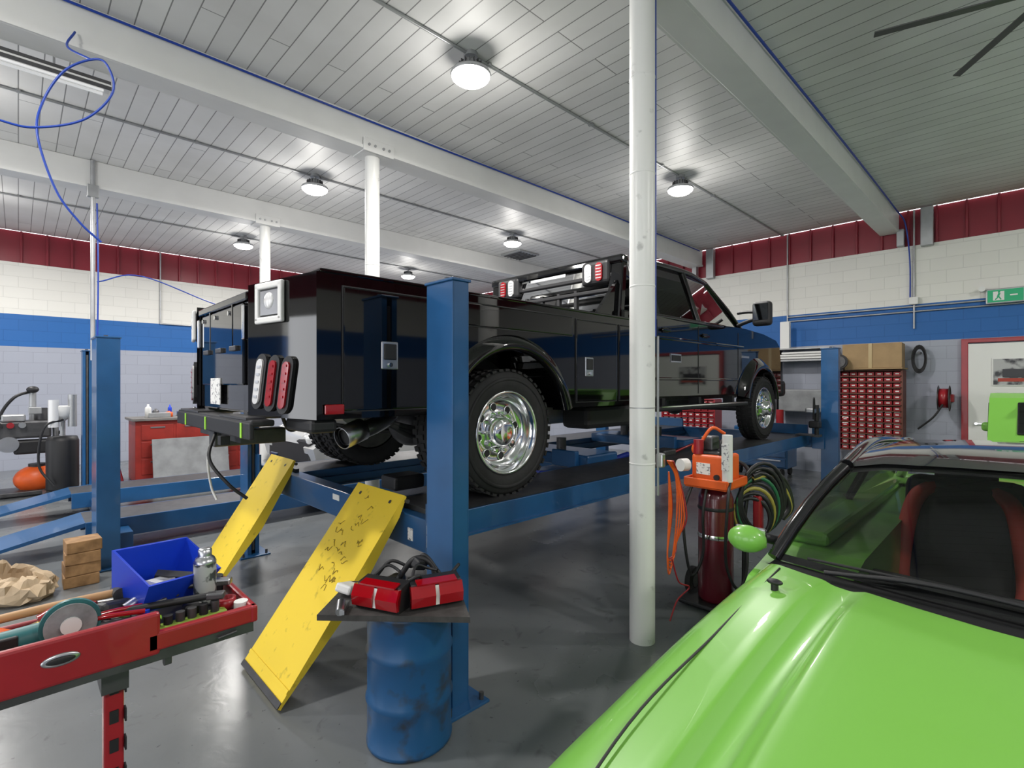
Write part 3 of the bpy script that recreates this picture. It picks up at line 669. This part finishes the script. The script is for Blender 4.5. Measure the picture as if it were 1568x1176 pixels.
# ---------------------------------------------------------------- drum, slab, tail lights
b=B(); c=(1.286,1.999,0); R=.188
b.lathe([(0,.0),(R-.01,.0),(R+.004,.006),(R+.004,.02),(R,.026),(R,.19),(R+.008,.205),(R,.22),(R,.40),(R+.008,.415),(R,.43),(R,.58),(R+.005,.588),(R+.005,.603),(R-.006,.605),(R-.012,.59),(0,.588)],c,(0,0,1),blue_d,48)
b.done('steel_drum')
slab=M('slab_rubber',(.06,.057,.055),.7,noise=.4,scale=20,bump=.5)
b=B(); b.prism([(.90,2.107),(1.35,1.643),(1.48,1.87),(1.47,2.02),(1.17,2.36)],'z',.606,.630,slab,bev=.004); b.done('rubber_work_board')
def tl(x,y,z,r,name='tail_light_assembly'):
    g=group(name,(x,y,z),r,1.12); b=B()
    b.prism([(-.045,0),(.045,0),(.055,.05),(.03,.10),(-.03,.09),(-.055,.045)],'x',-.10,.10,black_pl,bev=.008)
    b.prism([(-.062,.012),(-.045,.01),(-.03,.085),(-.048,.088),(-.068,.05)],'x',-.105,-.01,redl,bev=.005)
    b.prism([(-.062,.012),(-.045,.01),(-.03,.085),(-.048,.088),(-.068,.05)],'x',.005,.10,redl,bev=.005)
    b.prism([(-.060,.012),(-.05,.01),(-.035,.08),(-.05,.083)],'x',-.012,.006,whitepl)
    b.prism([(-.05,.088),(-.01,.095),(-.01,.101),(-.05,.094)],'x',-.08,.08,redl,bev=.002)
    b.tube([(.08,.03,.09),(.12,.06,.11),(.1,.1,.06),(.05,.08,.012)],.007,black_pl); b.tube([(-.08,.04,.09),(-.05,.09,.12),(.0,.1,.1),(.03,.06,.1)],.006,black_pl); b.done('housing',g)
tl(1.15,1.99,.632,-1.15); tl(1.33,1.87,.632,-.35)
b=B(); b.box((1.10,2.22,.655),(.12,.08,.04),whitepl,rot=(.2,.3,.6),bev=.01); b.box((1.27,2.13,.66),(.16,.07,.05),black_pl,bev=.02,rot=(0,0,.4)); b.tube([(1.28,2.12,.65),(1.36,2.08,.76),(1.42,2.02,.74),(1.42,1.98,.65)],.014,black_pl)
b.tube([(1.2,2.2,.65),(1.28,2.16,.75),(1.36,2.1,.72),(1.4,2.05,.78),(1.44,1.98,.7)],.008,black_pl); b.box((1.38,2.06,.74),(.07,.05,.05),black_pl,rot=(.4,.3,.2),bev=.01)
b.box((1.0,2.06,.645),(.10,.02,.02),alu,rot=(0,0,.9)); b.cyl((.965,2.03,.645),(1.0,2.09,.66),.018,alu,14); b.done('wiring_parts')
# ---------------------------------------------------------------- tool table
g=group('tool_table')
b=B(); 
b.box((-.15,1.84,.885),(1.3,.32,.02),steel)
b.box((-.21,1.685,.917),(.98,.025,.115),redp,bev=.008); b.box((.39,1.685,.895),(.28,.025,.05),redp,bev=.006); b.box((.52,1.84,.895),(.02,.34,.05),redp,bev=.006); b.box((-.15,2.0,.900),(1.3,.02,.05),redp,bev=.006)
b.box((-.15,1.84,.85),(.9,.06,.05),redp); b.box((.1,1.69,.855),(.84,.02,.03),steel)
b.box((.19,1.8,.80),(.06,.1,.08),steel); b.box((.19,1.8,.42),(.045,.045,.84),redp,bev=.004)
for k in range(9): b.box((.215,1.776,.12+k*.08),(.004,.022,.035),black_pl); b.box((.19,1.7765,.12+k*.08),(.02,.004,.035),black_pl)
b.box((.19,1.8,.02),(.5,.06,.04),redp); b.box((.19,1.8,.02),(.06,.5,.04),redp)
b.box((-.55,1.8,.42),(.045,.045,.84),redp)
b.sph((0.075,1.672,.922),(.038,.005,.016),alu); b.sph((0.075,1.668,.922),(.028,.004,.009),black_pl)
b.box((.30,1.70,.84),(.02,.02,.05),steel,bev=.003); b.cyl((.42,1.67,.855),(.47,1.67,.86),.004,steel)
b.done('frame',g)
b=B(); z=.897
def gr(b,x,y,z):
    b.tube([(x-.30,y,z+.035),(x-.1,y,z+.04),(x,y,z+.045)],.032,teal,16); b.sph((x-.3,y,z+.035),.033,teal); b.sph((x+.0,y,z+.045),(.045,.04,.04),alu)
    b.cyl((x+.01,y-.02,z+.05),(x+.01,y-.05,z+.05),.02,alu); b.cyl((x+.01,y-.045,z+.065),(x+.01,y-.052,z+.065),.055,M('disc',(.3,.31,.32),.6,noise=.4,scale=30),36); b.cyl((x+.01,y-.052,z+.065),(x+.01,y-.06,z+.065),.022,whitepl,20); b.cyl((x+.01,y-.03,z+.065),(x+.01,y-.043,z+.065),.064,teal,36)
    b.box((x-.12,y-.03,z+.05),(.06,.012,.03),black_pl,bev=.004)
gr(b,.09,1.83,z); b.done('angle_grinder')
b=B(); M4=Matrix.Translation((.33,1.93,.977))@Euler((.35,.12,.5)).to_matrix().to_4x4()
def bp(w,d,z): return [M4@Vector((sx*w,sy*d,z)) for sx,sy in((-1,-1),(1,-1),(1,1),(-1,1))]
o=bp(.10,.065,-.05)+bp(.125,.085,.055)+bp(.118,.078,.055)+bp(.095,.06,-.043)
o[6].z+=.03;o[10].z+=.03;o[7].z+=.03;o[11].z+=.03
fs=[(0,3,2,1),(12,13,14,15)]
for i in range(4):
    j=(i+1)%4; fs+=[(i,j,4+j,4+i),(4+i,4+j,8+j,8+i),(8+i,8+j,12+j,12+i)]
b.add(o,fs,bluepl); b.box((.33,1.93,.975),(.14,.03,.02),whitepl,rot=(.3,.2,.9)); b.box((.31,1.90,.98),(.1,.02,.02),alu,rot=(.3,.2,.2)); b.box((.36,1.94,.98),(.1,.03,.02),steel,rot=(.3,.2,-.4)); b.done('blue_parts_bin')
b=B(); sx,sy=.43,1.86
b.lathe([(0,0),(.030,0),(.032,.004),(.032,.006)],(sx,sy,z),(0,0,1),alu,28); b.lathe([(.032,.006),(.032,.13)],(sx,sy,z),(0,0,1),M('can_label',(.45,.47,.46),.35,col2=(.06,.07,.07),scale=28,thr=(.5,.56)),28)
b.lathe([(.032,.13),(.0325,.134),(.027,.146),(.02,.151),(.0195,.155),(.0195,.172),(.014,.177),(0,.177)],(sx,sy,z),(0,0,1),alu,28); b.done('spray_can')
b=B()
for k in range(8): b.cyl((.22+k*.03,1.745,z),(.22+k*.03,1.745,z+.03+.002*k),.012,steel if k%3 else black_pl,14)
b.box((.325,1.745,z+.006),(.27,.035,.012),M('lime_tray',(.30,.45,.06),.5),bev=.003)
b.tube([(.12,1.76,.93),(.2,1.77,.925),(.3,1.79,.915)],.008,limeT,8); b.done('socket_set')
b=B(); 
for k in range(11):
    x=-.09+k*.045; a=random.uniform(-.6,.6); y=1.74+.2*random.random(); zz=z+.015+.004*k
    m=[steel,alu,black_pl,wood,redp,steel,chrome,alu,galv,black_pl,steel][k]
    b.tube([(x-.12,y-a*.08,zz),(x,y,zz+.003),(x+.12,y+a*.08,zz+.005)],.008+.003*(k%2),m,8); b.box((x+.12,y+a*.08,zz+.004),(.05,.03,.02),[steel,alu,redp][k%3],rot=(0,0,a),bev=.005)
b.cyl((.02,1.93,z+.02),(.16,1.95,z+.06),.018,M('gold_can',(.5,.32,.1),.3,metal=1),16)
b.cyl((-.2,1.78,z),(-.2,1.78,z+.06),.03,redp,16); b.cyl((.50,1.735,z),(.50,1.735,z+.025),.02,whitepl,16); b.cyl((.48,1.95,z),(.48,1.95,z+.05),.026,black_pl,18)
b.lathe([(.026,0),(.028,.0),(.028,.03),(.018,.03),(.018,0)],(.47,1.78,z),(0,0,1),redp,20)
b.sph((.1,1.76,z+.02),(.02,.02,.02),steel,10); b.sph((.17,1.8,z+.03),(.018,.018,.02),alu,10)
b.box((.20,1.86,z+.05),(.10,.05,.05),black_pl,rot=(0,.2,.5),bev=.015); b.cyl((.22,1.84,z+.05),(.28,1.87,z+.07),.016,alu,14); b.tube([(.16,1.9,z+.06),(.1,1.93,z+.07),(.04,1.92,z+.05)],.014,redp,10); b.cyl((-.02,1.90,z+.03),(-.08,1.94,z+.05),.02,orange,14)
# wooden hammer handle + hammer head, pliers
b.tube([(-.08,1.97,z+.06),(.08,1.95,z+.07),(.22,1.93,z+.075)],.012,M('hammer_handle',(.5,.28,.12),.5),10); b.cyl((.22,1.90,z+.075),(.22,1.97,z+.075),.02,steel,14)
for sgn in(-1,1): b.tube([(.12,1.80,z+.06),(.18,1.80+sgn*.015,z+.062),(.26,1.80+sgn*.025,z+.055)],.007,redl,8)
b.box((.10,1.80,z+.06),(.05,.02,.015),steel,bev=.004)
b.box((.38,1.79,z+.02),(.05,.04,.04),black_pl,bev=.01); b.cyl((.26,1.80,z),(.26,1.80,z+.05),.016,bluepl,14)
b.done('hand_tools')
# ---------------------------------------------------------------- blocks, bag
b=B()
for k in range(4): b.box((.36+.004*k,5.36-.004*k,.045+.09*k),(.22,.2 if k%2 else .21,.088),wood,rot=(0,0,.06*(k%2)),bev=.006)
b.done('wooden_blocks')
rows=[]; n=40
for i,(h,r) in enumerate(((0,.10),(0,.20),(.03,.24),(.08,.245),(.13,.235),(.17,.215),(.20,.18),(.225,.15),(.21,.13),(.14,.14),(.07,.15),(.04,.06),(.04,.0))):
    row=[]
    for k in range(n+1):
        t=2*pi*(k%n)/n
        p=Vector((math.cos(t)*3,math.sin(t)*3,h*14))
        f=1+ (.34*abs(mn.noise(p*1.0))-.10+.16*mn.noise(p*2.3)) *(0 if i==0 or i>10 else 1)
        rx=r*1.25*f; ry=r*.82*f
        hh=max(0.002,h+(.05*mn.noise(p*1.3+Vector((5,0,0))) if h>.02 else 0) - .25*h*math.cos(t))
        row.append(Vector((math.cos(t)*rx,math.sin(t)*ry,hh)))
    rows.append(row)
b=B(); b.grid(rows,paper,False); b.done('paper_bag',loc=(-.05,5.30,0),rot=(0,0,-.75))
# ---------------------------------------------------------------- gas cart
g=group('gas_cylinder_cart',(3.62,1.62,0)); b=B()
b.lathe([(0,.05),(.11,.05),(.12,.07),(.12,.78),(.10,.84),(.05,.87),(.03,.90),(.03,.95)],(0,0,0),(0,0,1),maroon,36)
b.lathe([(.121,.5),(.125,.51),(.121,.53)],(0,0,0),(0,0,1),chrome,36); b.lathe([(.121,.7),(.125,.71),(.121,.725)],(0,0,0),(0,0,1),black_pl,36)
b.box((0,0,.035),(.36,.4,.03),black_pl,bev=.01)
for y in(-.22,.22): b.cyl((.1,y-.02,.1),(.1,y+.02,.1),.10,rubber,28); b.cyl((.1,y-.025,.1),(.1,y+.025,.1),.05,steel,20)
b.tube([(.17,-.13,.05),(.19,-.13,.6),(.24,-.13,.98),(.24,.13,.98),(.19,.13,.6),(.17,.13,.05)],.014,black_pl)
b.done('cylinder',g); b=B()
b.box((0,0,.875),(.34,.30,.02),orange,bev=.005)
for sgx,sgy,w,d in((0,-.15,.34,.02),(0,.15,.34,.02),(-.17,0,.02,.30),(.17,0,.02,.30)): b.box((sgx,sgy,.905),(w,d,.06),orange,bev=.006)
b.box((0,0,1.0),(.26,.24,.20),orange,bev=.02,seg=3); b.box((0,0,1.105),(.20,.18,.03),black_pl,bev=.01)
b.box((-.132,.03,1.0),(.008,.10,.08),label)
for yy in(-.07,): b.cyl((-.134,yy,.95),(-.15,yy,.95),.02,black_pl,14)
b.cyl((-.13,-.14,.93),(-.13,-.14,1.25),.034,whitepl,20); b.box((-.165,-.14,1.10),(.004,.05,.18),label)
b.sph((-.02,.12,1.12),(.05,.05,.05),orange); b.cyl((-.1,.08,1.1),(-.1,.08,1.2),.035,redp,16); b.box((.02,.05,1.17),(.12,.09,.10),steel,bev=.01)
b.cyl((-.16,.14,1.02),(-.22,.16,1.02),.045,whitepl,20)
b.tube([(-.1,-.08,1.1),(-.08,-.08,1.2),(.08,-.06,1.22),(.1,-.05,1.12)],.01,black_pl); b.tube([(-.05,.1,1.15),(-.02,.02,1.28),(.06,-.04,1.24)],.012,orange)
b.done('welder_box',g); b=B()
for k in range(8):
    r=.15+.014*k; zc=.62+.022*k; mt=[black_pl,black_pl,M('yellow_hose',(.35,.30,.06),.5),black_pl,M('green_hose',(.02,.14,.06),.5),black_pl,black_pl,black_pl][k]
    b.tube([(.2+.012*k+math.cos(t)*r*.6,-.17-.008*k-math.cos(t)*.10,zc+math.sin(t)*r) for t in [2*pi*i/24 for i in range(25)]],.014,mt,8,raw=True)
b.tube([(-.1,-.15,.95),(-.22,-.18,.8),(-.2,-.16,.4),(-.1,-.2,.2),(.05,-.2,.3),(.15,-.16,.5)],.010,black_pl)
b.tube([(-.14,.1,.9),(-.24,.12,.7),(-.26,.1,.45),(-.2,.08,.25),(-.16,.02,.4),(-.2,.0,.7),(-.14,.0,.88)],.010,black_pl)
b.box((.26,-.2,.66),(.07,.06,.26),redp,bev=.015)
for q in range(4): b.tube([(.2,-.18,.9+.01*q),(.34+.01*q,-.24,.90+.02*q),(.46+.02*q,-.30,.80+.02*q),(.50+.02*q,-.33,.68),(.45+.01*q,-.30,.60)],.02,black_pl if q!=1 else MC['yellow_hose'])
b.done('hoses',g)
# ---------------------------------------------------------------- far left: workbench etc
g=group('workbench'); b=B()
b.box((2.35,10.45,.5),(2.0,.7,1.0),red_b,bev=.01); b.box((2.35,10.42,1.02),(2.1,.8,.04),M('bench_top',(.2,.19,.18),.6,noise=.3),bev=.005)
for k in range(4):
    for j in range(3): b.box((1.65+k*.48,10.095,.25+j*.28),(.44,.015,.25),red_b,bev=.006); b.box((1.65+k*.48,10.08,.33+j*.28),(.2,.02,.02),alu)
b.done('bench_body',g)
b=B(); b.box((2.1,9.9,.36),(1.1,.03,.7),grayp,rot=(-.22,0,0),bev=.005); b.done('sheet_metal_panel')
b=B()
for k,(x,y,h,r,m) in enumerate(((1.55,10.3,.22,.045,whitepl),(1.68,10.45,.14,.05,steel),(1.85,10.35,.10,.06,orange),(2.3,10.4,.18,.09,whitepl),(2.05,10.5,.12,.06,alu),(2.6,10.35,.15,.05,redp),(1.9,10.55,.2,.03,bluepl))):
    b.lathe([(0,0),(r,0),(r,h*.7),(r*.8,h*.8),(r*.35,h*.86),(r*.35,h),(0,h)],(x,y,1.04),(0,0,1),m,20)
b.box((2.75,10.4,1.1),(.2,.15,.12),steel,bev=.02); b.box((1.7,10.25,1.08),(.3,.12,.08),grayp,bev=.01); b.done('bench_bottles')
g=group('shop_compressor_unit',(.05,10.2,0)); b=B()
b.sph((.15,0,.22),(.26,.22,.2),orange,24); b.cyl((.15,0,.36),(.15,0,.44),.1,black_pl); b.box((0,0,.05),(.8,.5,.06),steel,bev=.01)
for x in(-.35,.35): b.tube([(x,-.2,.05),(x,-.2,.9),(x*.9,0,1.1),(x,.2,.9),(x,.2,.05)],.03,steel)
b.box((0,0,.95),(.6,.35,.25),steel,bev=.03); b.cyl((.1,0,1.05),(.1,0,1.5),.04,galv); b.sph((.1,-.05,1.52),(.07,.07,.05),black_pl); b.cyl((-.15,-.15,.75),(-.15,-.22,.75),.11,alu,24); b.cyl((.2,0,1.08),(.2,0,1.25),.09,steel)
b.box((.1,-.1,.7),(.4,.2,.2),black_pl,bev=.03); b.box((-.1,-.12,1.12),(.25,.15,.1),galv,bev=.02)
b.tube([(.1,0,1.5),(-.1,-.1,1.4),(-.25,-.1,1.1),(-.3,-.2,.6)],.02,black_pl); b.tube([(-.2,.1,1.0),(-.5,0,.7),(-.6,.1,.3)],.04,black_pl)
b.box((.12,-.22,1.22),(.14,.05,.10),galv,bev=.01); b.cyl((.3,-.15,.55),(.3,-.15,.78),.07,redp,18); b.tube([(.3,-.15,.78),(.42,-.2,.9),(.4,-.2,.5),(.3,-.25,.3)],.018,black_pl)
for k in range(3): b.cyl((-.25+.12*k,-.2,1.02),(-.25+.12*k,-.26,1.02),.04,[black_pl,redp,alu][k],16)
b.done('unit',g)
g=group('floor_jack_stands'); b=B()
for x,y,m in((.95,10.35,blue_s),(1.12,10.6,redp)):
    for t in range(4):
        a=pi/4+t*pi/2; b.cyl((x+math.cos(a)*.16,y+math.sin(a)*.16,0.0),(x+math.cos(a)*.04,y+math.sin(a)*.04,.42),.018,m,10)
    b.cyl((x,y,.3),(x,y,.66),.028,steel,14); b.box((x,y,.68),(.14,.06,.04),steel,bev=.01)
b.done('stands',g)
g=group('oil_drain_tank',(.45,9.6,0)); b=B()
b.lathe([(0,.1),(.17,.1),(.18,.14),(.18,.8),(.16,.86),(0,.87)],(0,0,0),(0,0,1),black_pl,28); b.cyl((0,0,.86),(0,0,1.1),.03,galv); b.lathe([(.03,1.08),(.13,1.16),(.15,1.28),(.145,1.29),(0,1.18)],(0,0,0),(0,0,1),whitepl,28)
b.cyl((-.1,-.1,1.0),(-.1,-.1,1.38),.06,clear,20); b.cyl((.1,-.08,1.0),(.1,-.08,1.45),.05,galv,20); b.tube([(0,-.1,1.1),(-.2,-.2,1.0),(-.25,-.15,.5),(-.1,-.2,.2)],.015,black_pl)
for y in(-.12,.12): b.cyl((-.15,y,.06),(-.15,y+.03,.06),.06,rubber,16); b.cyl((.15,y,.06),(.15,y+.03,.06),.06,rubber,16)
b.box((0,0,.09),(.42,.36,.03),steel)
b.done('tank',g)
# ---------------------------------------------------------------- back wall objects
def bins(name,x,y0,y1,z0,z1,rows,cols,frame):
    b=B(); D=.3
    b.box((x+D/2,(y0+y1)/2,(z0+z1)/2),(.02,y1-y0,z1-z0),frame)
    for y in(y0,y1): b.box((x,y,(z0+z1)/2),(D,.03,z1-z0),frame)
    for r in range(rows+1): b.box((x,(y0+y1)/2,z0+(z1-z0)*r/rows),(D,y1-y0,.018),frame)
    dz=(z1-z0)/rows; dy=(y1-y0)/cols
    for r in range(rows):
        for c in range(cols):
            b.box((x-D/2+.03,y0+dy*(c+.5),z0+dz*(r+.42)),(.02,dy*.86,dz*.6),redp,bev=.004)
            b.box((x-D/2+.016,y0+dy*(c+.5),z0+dz*(r+.42)),(.006,dy*.4,dz*.2),whitepl)
            if r<rows//2: b.box((x-D/2+.05,y0+dy*(c+.5),z0+dz*(r+.8)),(.04,dy*.7,dz*.22),whitepl)
    if z0>.2:
        for y in(y0,y1):
            for xx in(-D/2+.03,D/2-.03): b.box((x+xx,y,z0/2),(.03,.03,z0),frame)
    b.done(name)
brown=M('brown_cabinet',(.16,.05,.03),.5,noise=.2)
bins('parts_bin_cabinet',10.2,1.5,2.45,.5,1.82,14,8,brown)
bins('parts_bin_rack',9.7,4.3,5.4,.6,1.3,6,8,redp)
b=B(); b.box((10.2,1.9,2.06),(.45,.8,.40),cardb,rot=(0,0,.06),bev=.01); b.box((9.97,1.9,2.06),(.01,.05,.40),M('packing_tape',(.5,.38,.2),.3)); b.box((10.2,1.95,1.85),(.5,.95,.02),cardb); b.done('cardboard_box')
b=B(); b.cyl((9.86,2.3,1.97),(9.82,2.3,1.97),.12,black_pl,28); b.cyl((9.82,2.3,1.97),(9.81,2.3,1.97),.09,steel,28); b.box((9.9,2.3,1.86),(.12,.10,.08),black_pl); b.done('work_fan')
g=group('wall_shelf'); b=B(); b.box((10.3,2.95,2.03),(.36,.95,.03),galv); b.box((10.3,2.95,2.24),(.36,.95,.02),galv)
for y in(2.5,3.4): b.box((10.32,y,1.6),(.3,.03,1.3),steel)
for k in range(3): b.box((10.22,2.95,2.075+k*.045),(.16,.8-.05*k,.035),whitepl,bev=.006)
b.box((10.2,3.25,2.5),(.1,.16,.5),whitepl,bev=.01); b.box((10.28,2.95,1.3),(.3,.8,.4),grayp,bev=.02); b.done('shelf',g)
b=B(); b.lathe([(.19,-.07),(.20,-.065),(.03,-.06),(.03,.06),(.20,.065),(.19,.07)],(10.2,1.0,1.38),(0,1,0),steel,32); b.lathe([(.05,-.055),(.15,-.055),(.15,.055),(.05,.055)],(10.2,1.0,1.38),(0,1,0),redp,32); b.box((10.42,1.0,1.38),(.16,.2,.12),redp,bev=.01); b.tube([(10.1,1.0,1.3),(9.98,1.1,1.1),(10.1,1.3,.9)],.014,rubber); b.done('hose_reel')
b=B()
for k in range(4): 
    r=.10+.01*k; b.tube([(10.38-.01*k,1.32+math.cos(t)*r*.7,2.0+math.sin(t)*r*1.7) for t in [2*pi*i/20 for i in range(21)]],.01,black_pl,8,raw=True)
b.cyl((10.5,1.32,2.1),(10.32,1.32,2.1),.02,steel); b.done('coiled_cable')
g=group('door_1'); b=B(); b.box((10.47,.78,1.12),(.08,.08,2.24),redp,bev=.005); b.box((10.47,-.18,2.26),(.08,2.0,.06),redp,bev=.005); b.box((10.47,-1.15,1.12),(.08,.08,2.24),redp,bev=.005); b.done('door_frame',g)
b=B(); b.box((10.46,-.18,1.11),(.05,1.84,2.2),whitepl,bev=.004); b.box((10.43,.6,1.0),(.05,.12,.03),chrome,bev=.008); b.cyl((10.44,.65,1.0),(10.40,.65,1.0),.02,chrome,12); b.done('door_leaf',g)
b=B(); b.box((10.42,.16,1.78),(.01,.60,.38),M('poster_gray',(.45,.45,.46),.5,col2=(.05,.05,.06),scale=5,thr=(.45,.55))); b.box((10.423,.16,1.78),(.01,.63,.41),whitepl); b.box((10.414,.16,1.76),(.004,.4,.12),M('poster_car',(.02,.02,.025),.3),bev=.002); b.box((10.414,.16,1.66),(.004,.5,.05),M('poster_red',(.4,.05,.03),.5)); b.done('poster')
b=B(); gs=M('exit_green',(.01,.28,.12),.4,emit=.25); b.box((10.42,.33,2.9),(.08,.42,.22),galv,bev=.01); b.box((10.375,.33,2.9),(.01,.38,.18),gs); b.box((10.368,.40,2.9),(.006,.12,.13),whitepl)
b.box((10.366,.40,2.91),(.006,.025,.06),gs,rot=(.3,0,0)); b.sph((10.366,.395,2.955),(.004,.014,.014),gs); b.box((10.366,.42,2.865),(.006,.015,.05),gs,rot=(.7,0,0)); b.box((10.366,.385,2.865),(.006,.015,.05),gs,rot=(-.5,0,0))
b.box((10.368,.24,2.9),(.006,.08,.02),whitepl)
for y in(.06,.58): b.cyl((10.44,y,3.02),(10.34,y,3.02),.04,whitepl,16)
b.done('exit_sign')
g=group('tool_cart',(9.6,3.4,0)); b=B(); b.box((0,0,.5),(.5,.9,.7),blue_s,bev=.02)
for j in range(4): b.box((-.255,0,.25+j*.17),(.015,.84,.15),blue_s,bev=.005); b.box((-.27,0,.29+j*.17),(.02,.7,.02),alu)
for x in(-.2,.2):
    for y in(-.35,.35): b.cyl((x,y-.02,.07),(x,y+.02,.07),.07,rubber,16)
b.box((0,.1,.95),(.3,.3,.18),steel,bev=.03); b.cyl((0,-.25,.85),(0,-.25,1.15),.06,redp); b.done('cabinet',g)
b=B(); b.box((8.2,2.25,1.22),(.3,.12,.08),alu,bev=.02); b.cyl((8.2,2.2,.86),(8.2,2.2,1.3),.03,black_pl); b.box((8.2,2.22,1.02),(.14,.14,.1),black_pl,bev=.02); b.tube([(8.1,2.2,1.25),(8.0,2.18,1.4),(8.05,2.2,1.1)],.012,black_pl); b.box((8.2,2.33,.868),(.2,.24,.02),steel); b.box((8.2,2.2,.86),(.16,.1,.03),steel); b.done('alignment_sensor')
# ---------------------------------------------------------------- world, camera
w=bpy.data.worlds.new('world'); bpy.context.scene.world=w; w.use_nodes=True
bg=w.node_tree.nodes['Background']; bg.inputs[0].default_value=(.95,.97,1,1); bg.inputs[1].default_value=2.4
cam=bpy.data.cameras.new('camera'); co=bpy.data.objects.new('camera',cam); bpy.context.collection.objects.link(co)
cam.sensor_width=36; cam.lens=36*780/1568; cam.clip_start=.05
co.location=(0,0,1.6); co.rotation_euler=(pi/2,0,math.radians(-44.1)); bpy.context.scene.camera=co
sc=bpy.context.scene; sc.view_settings.view_transform='Standard'; sc.view_settings.exposure=0.3
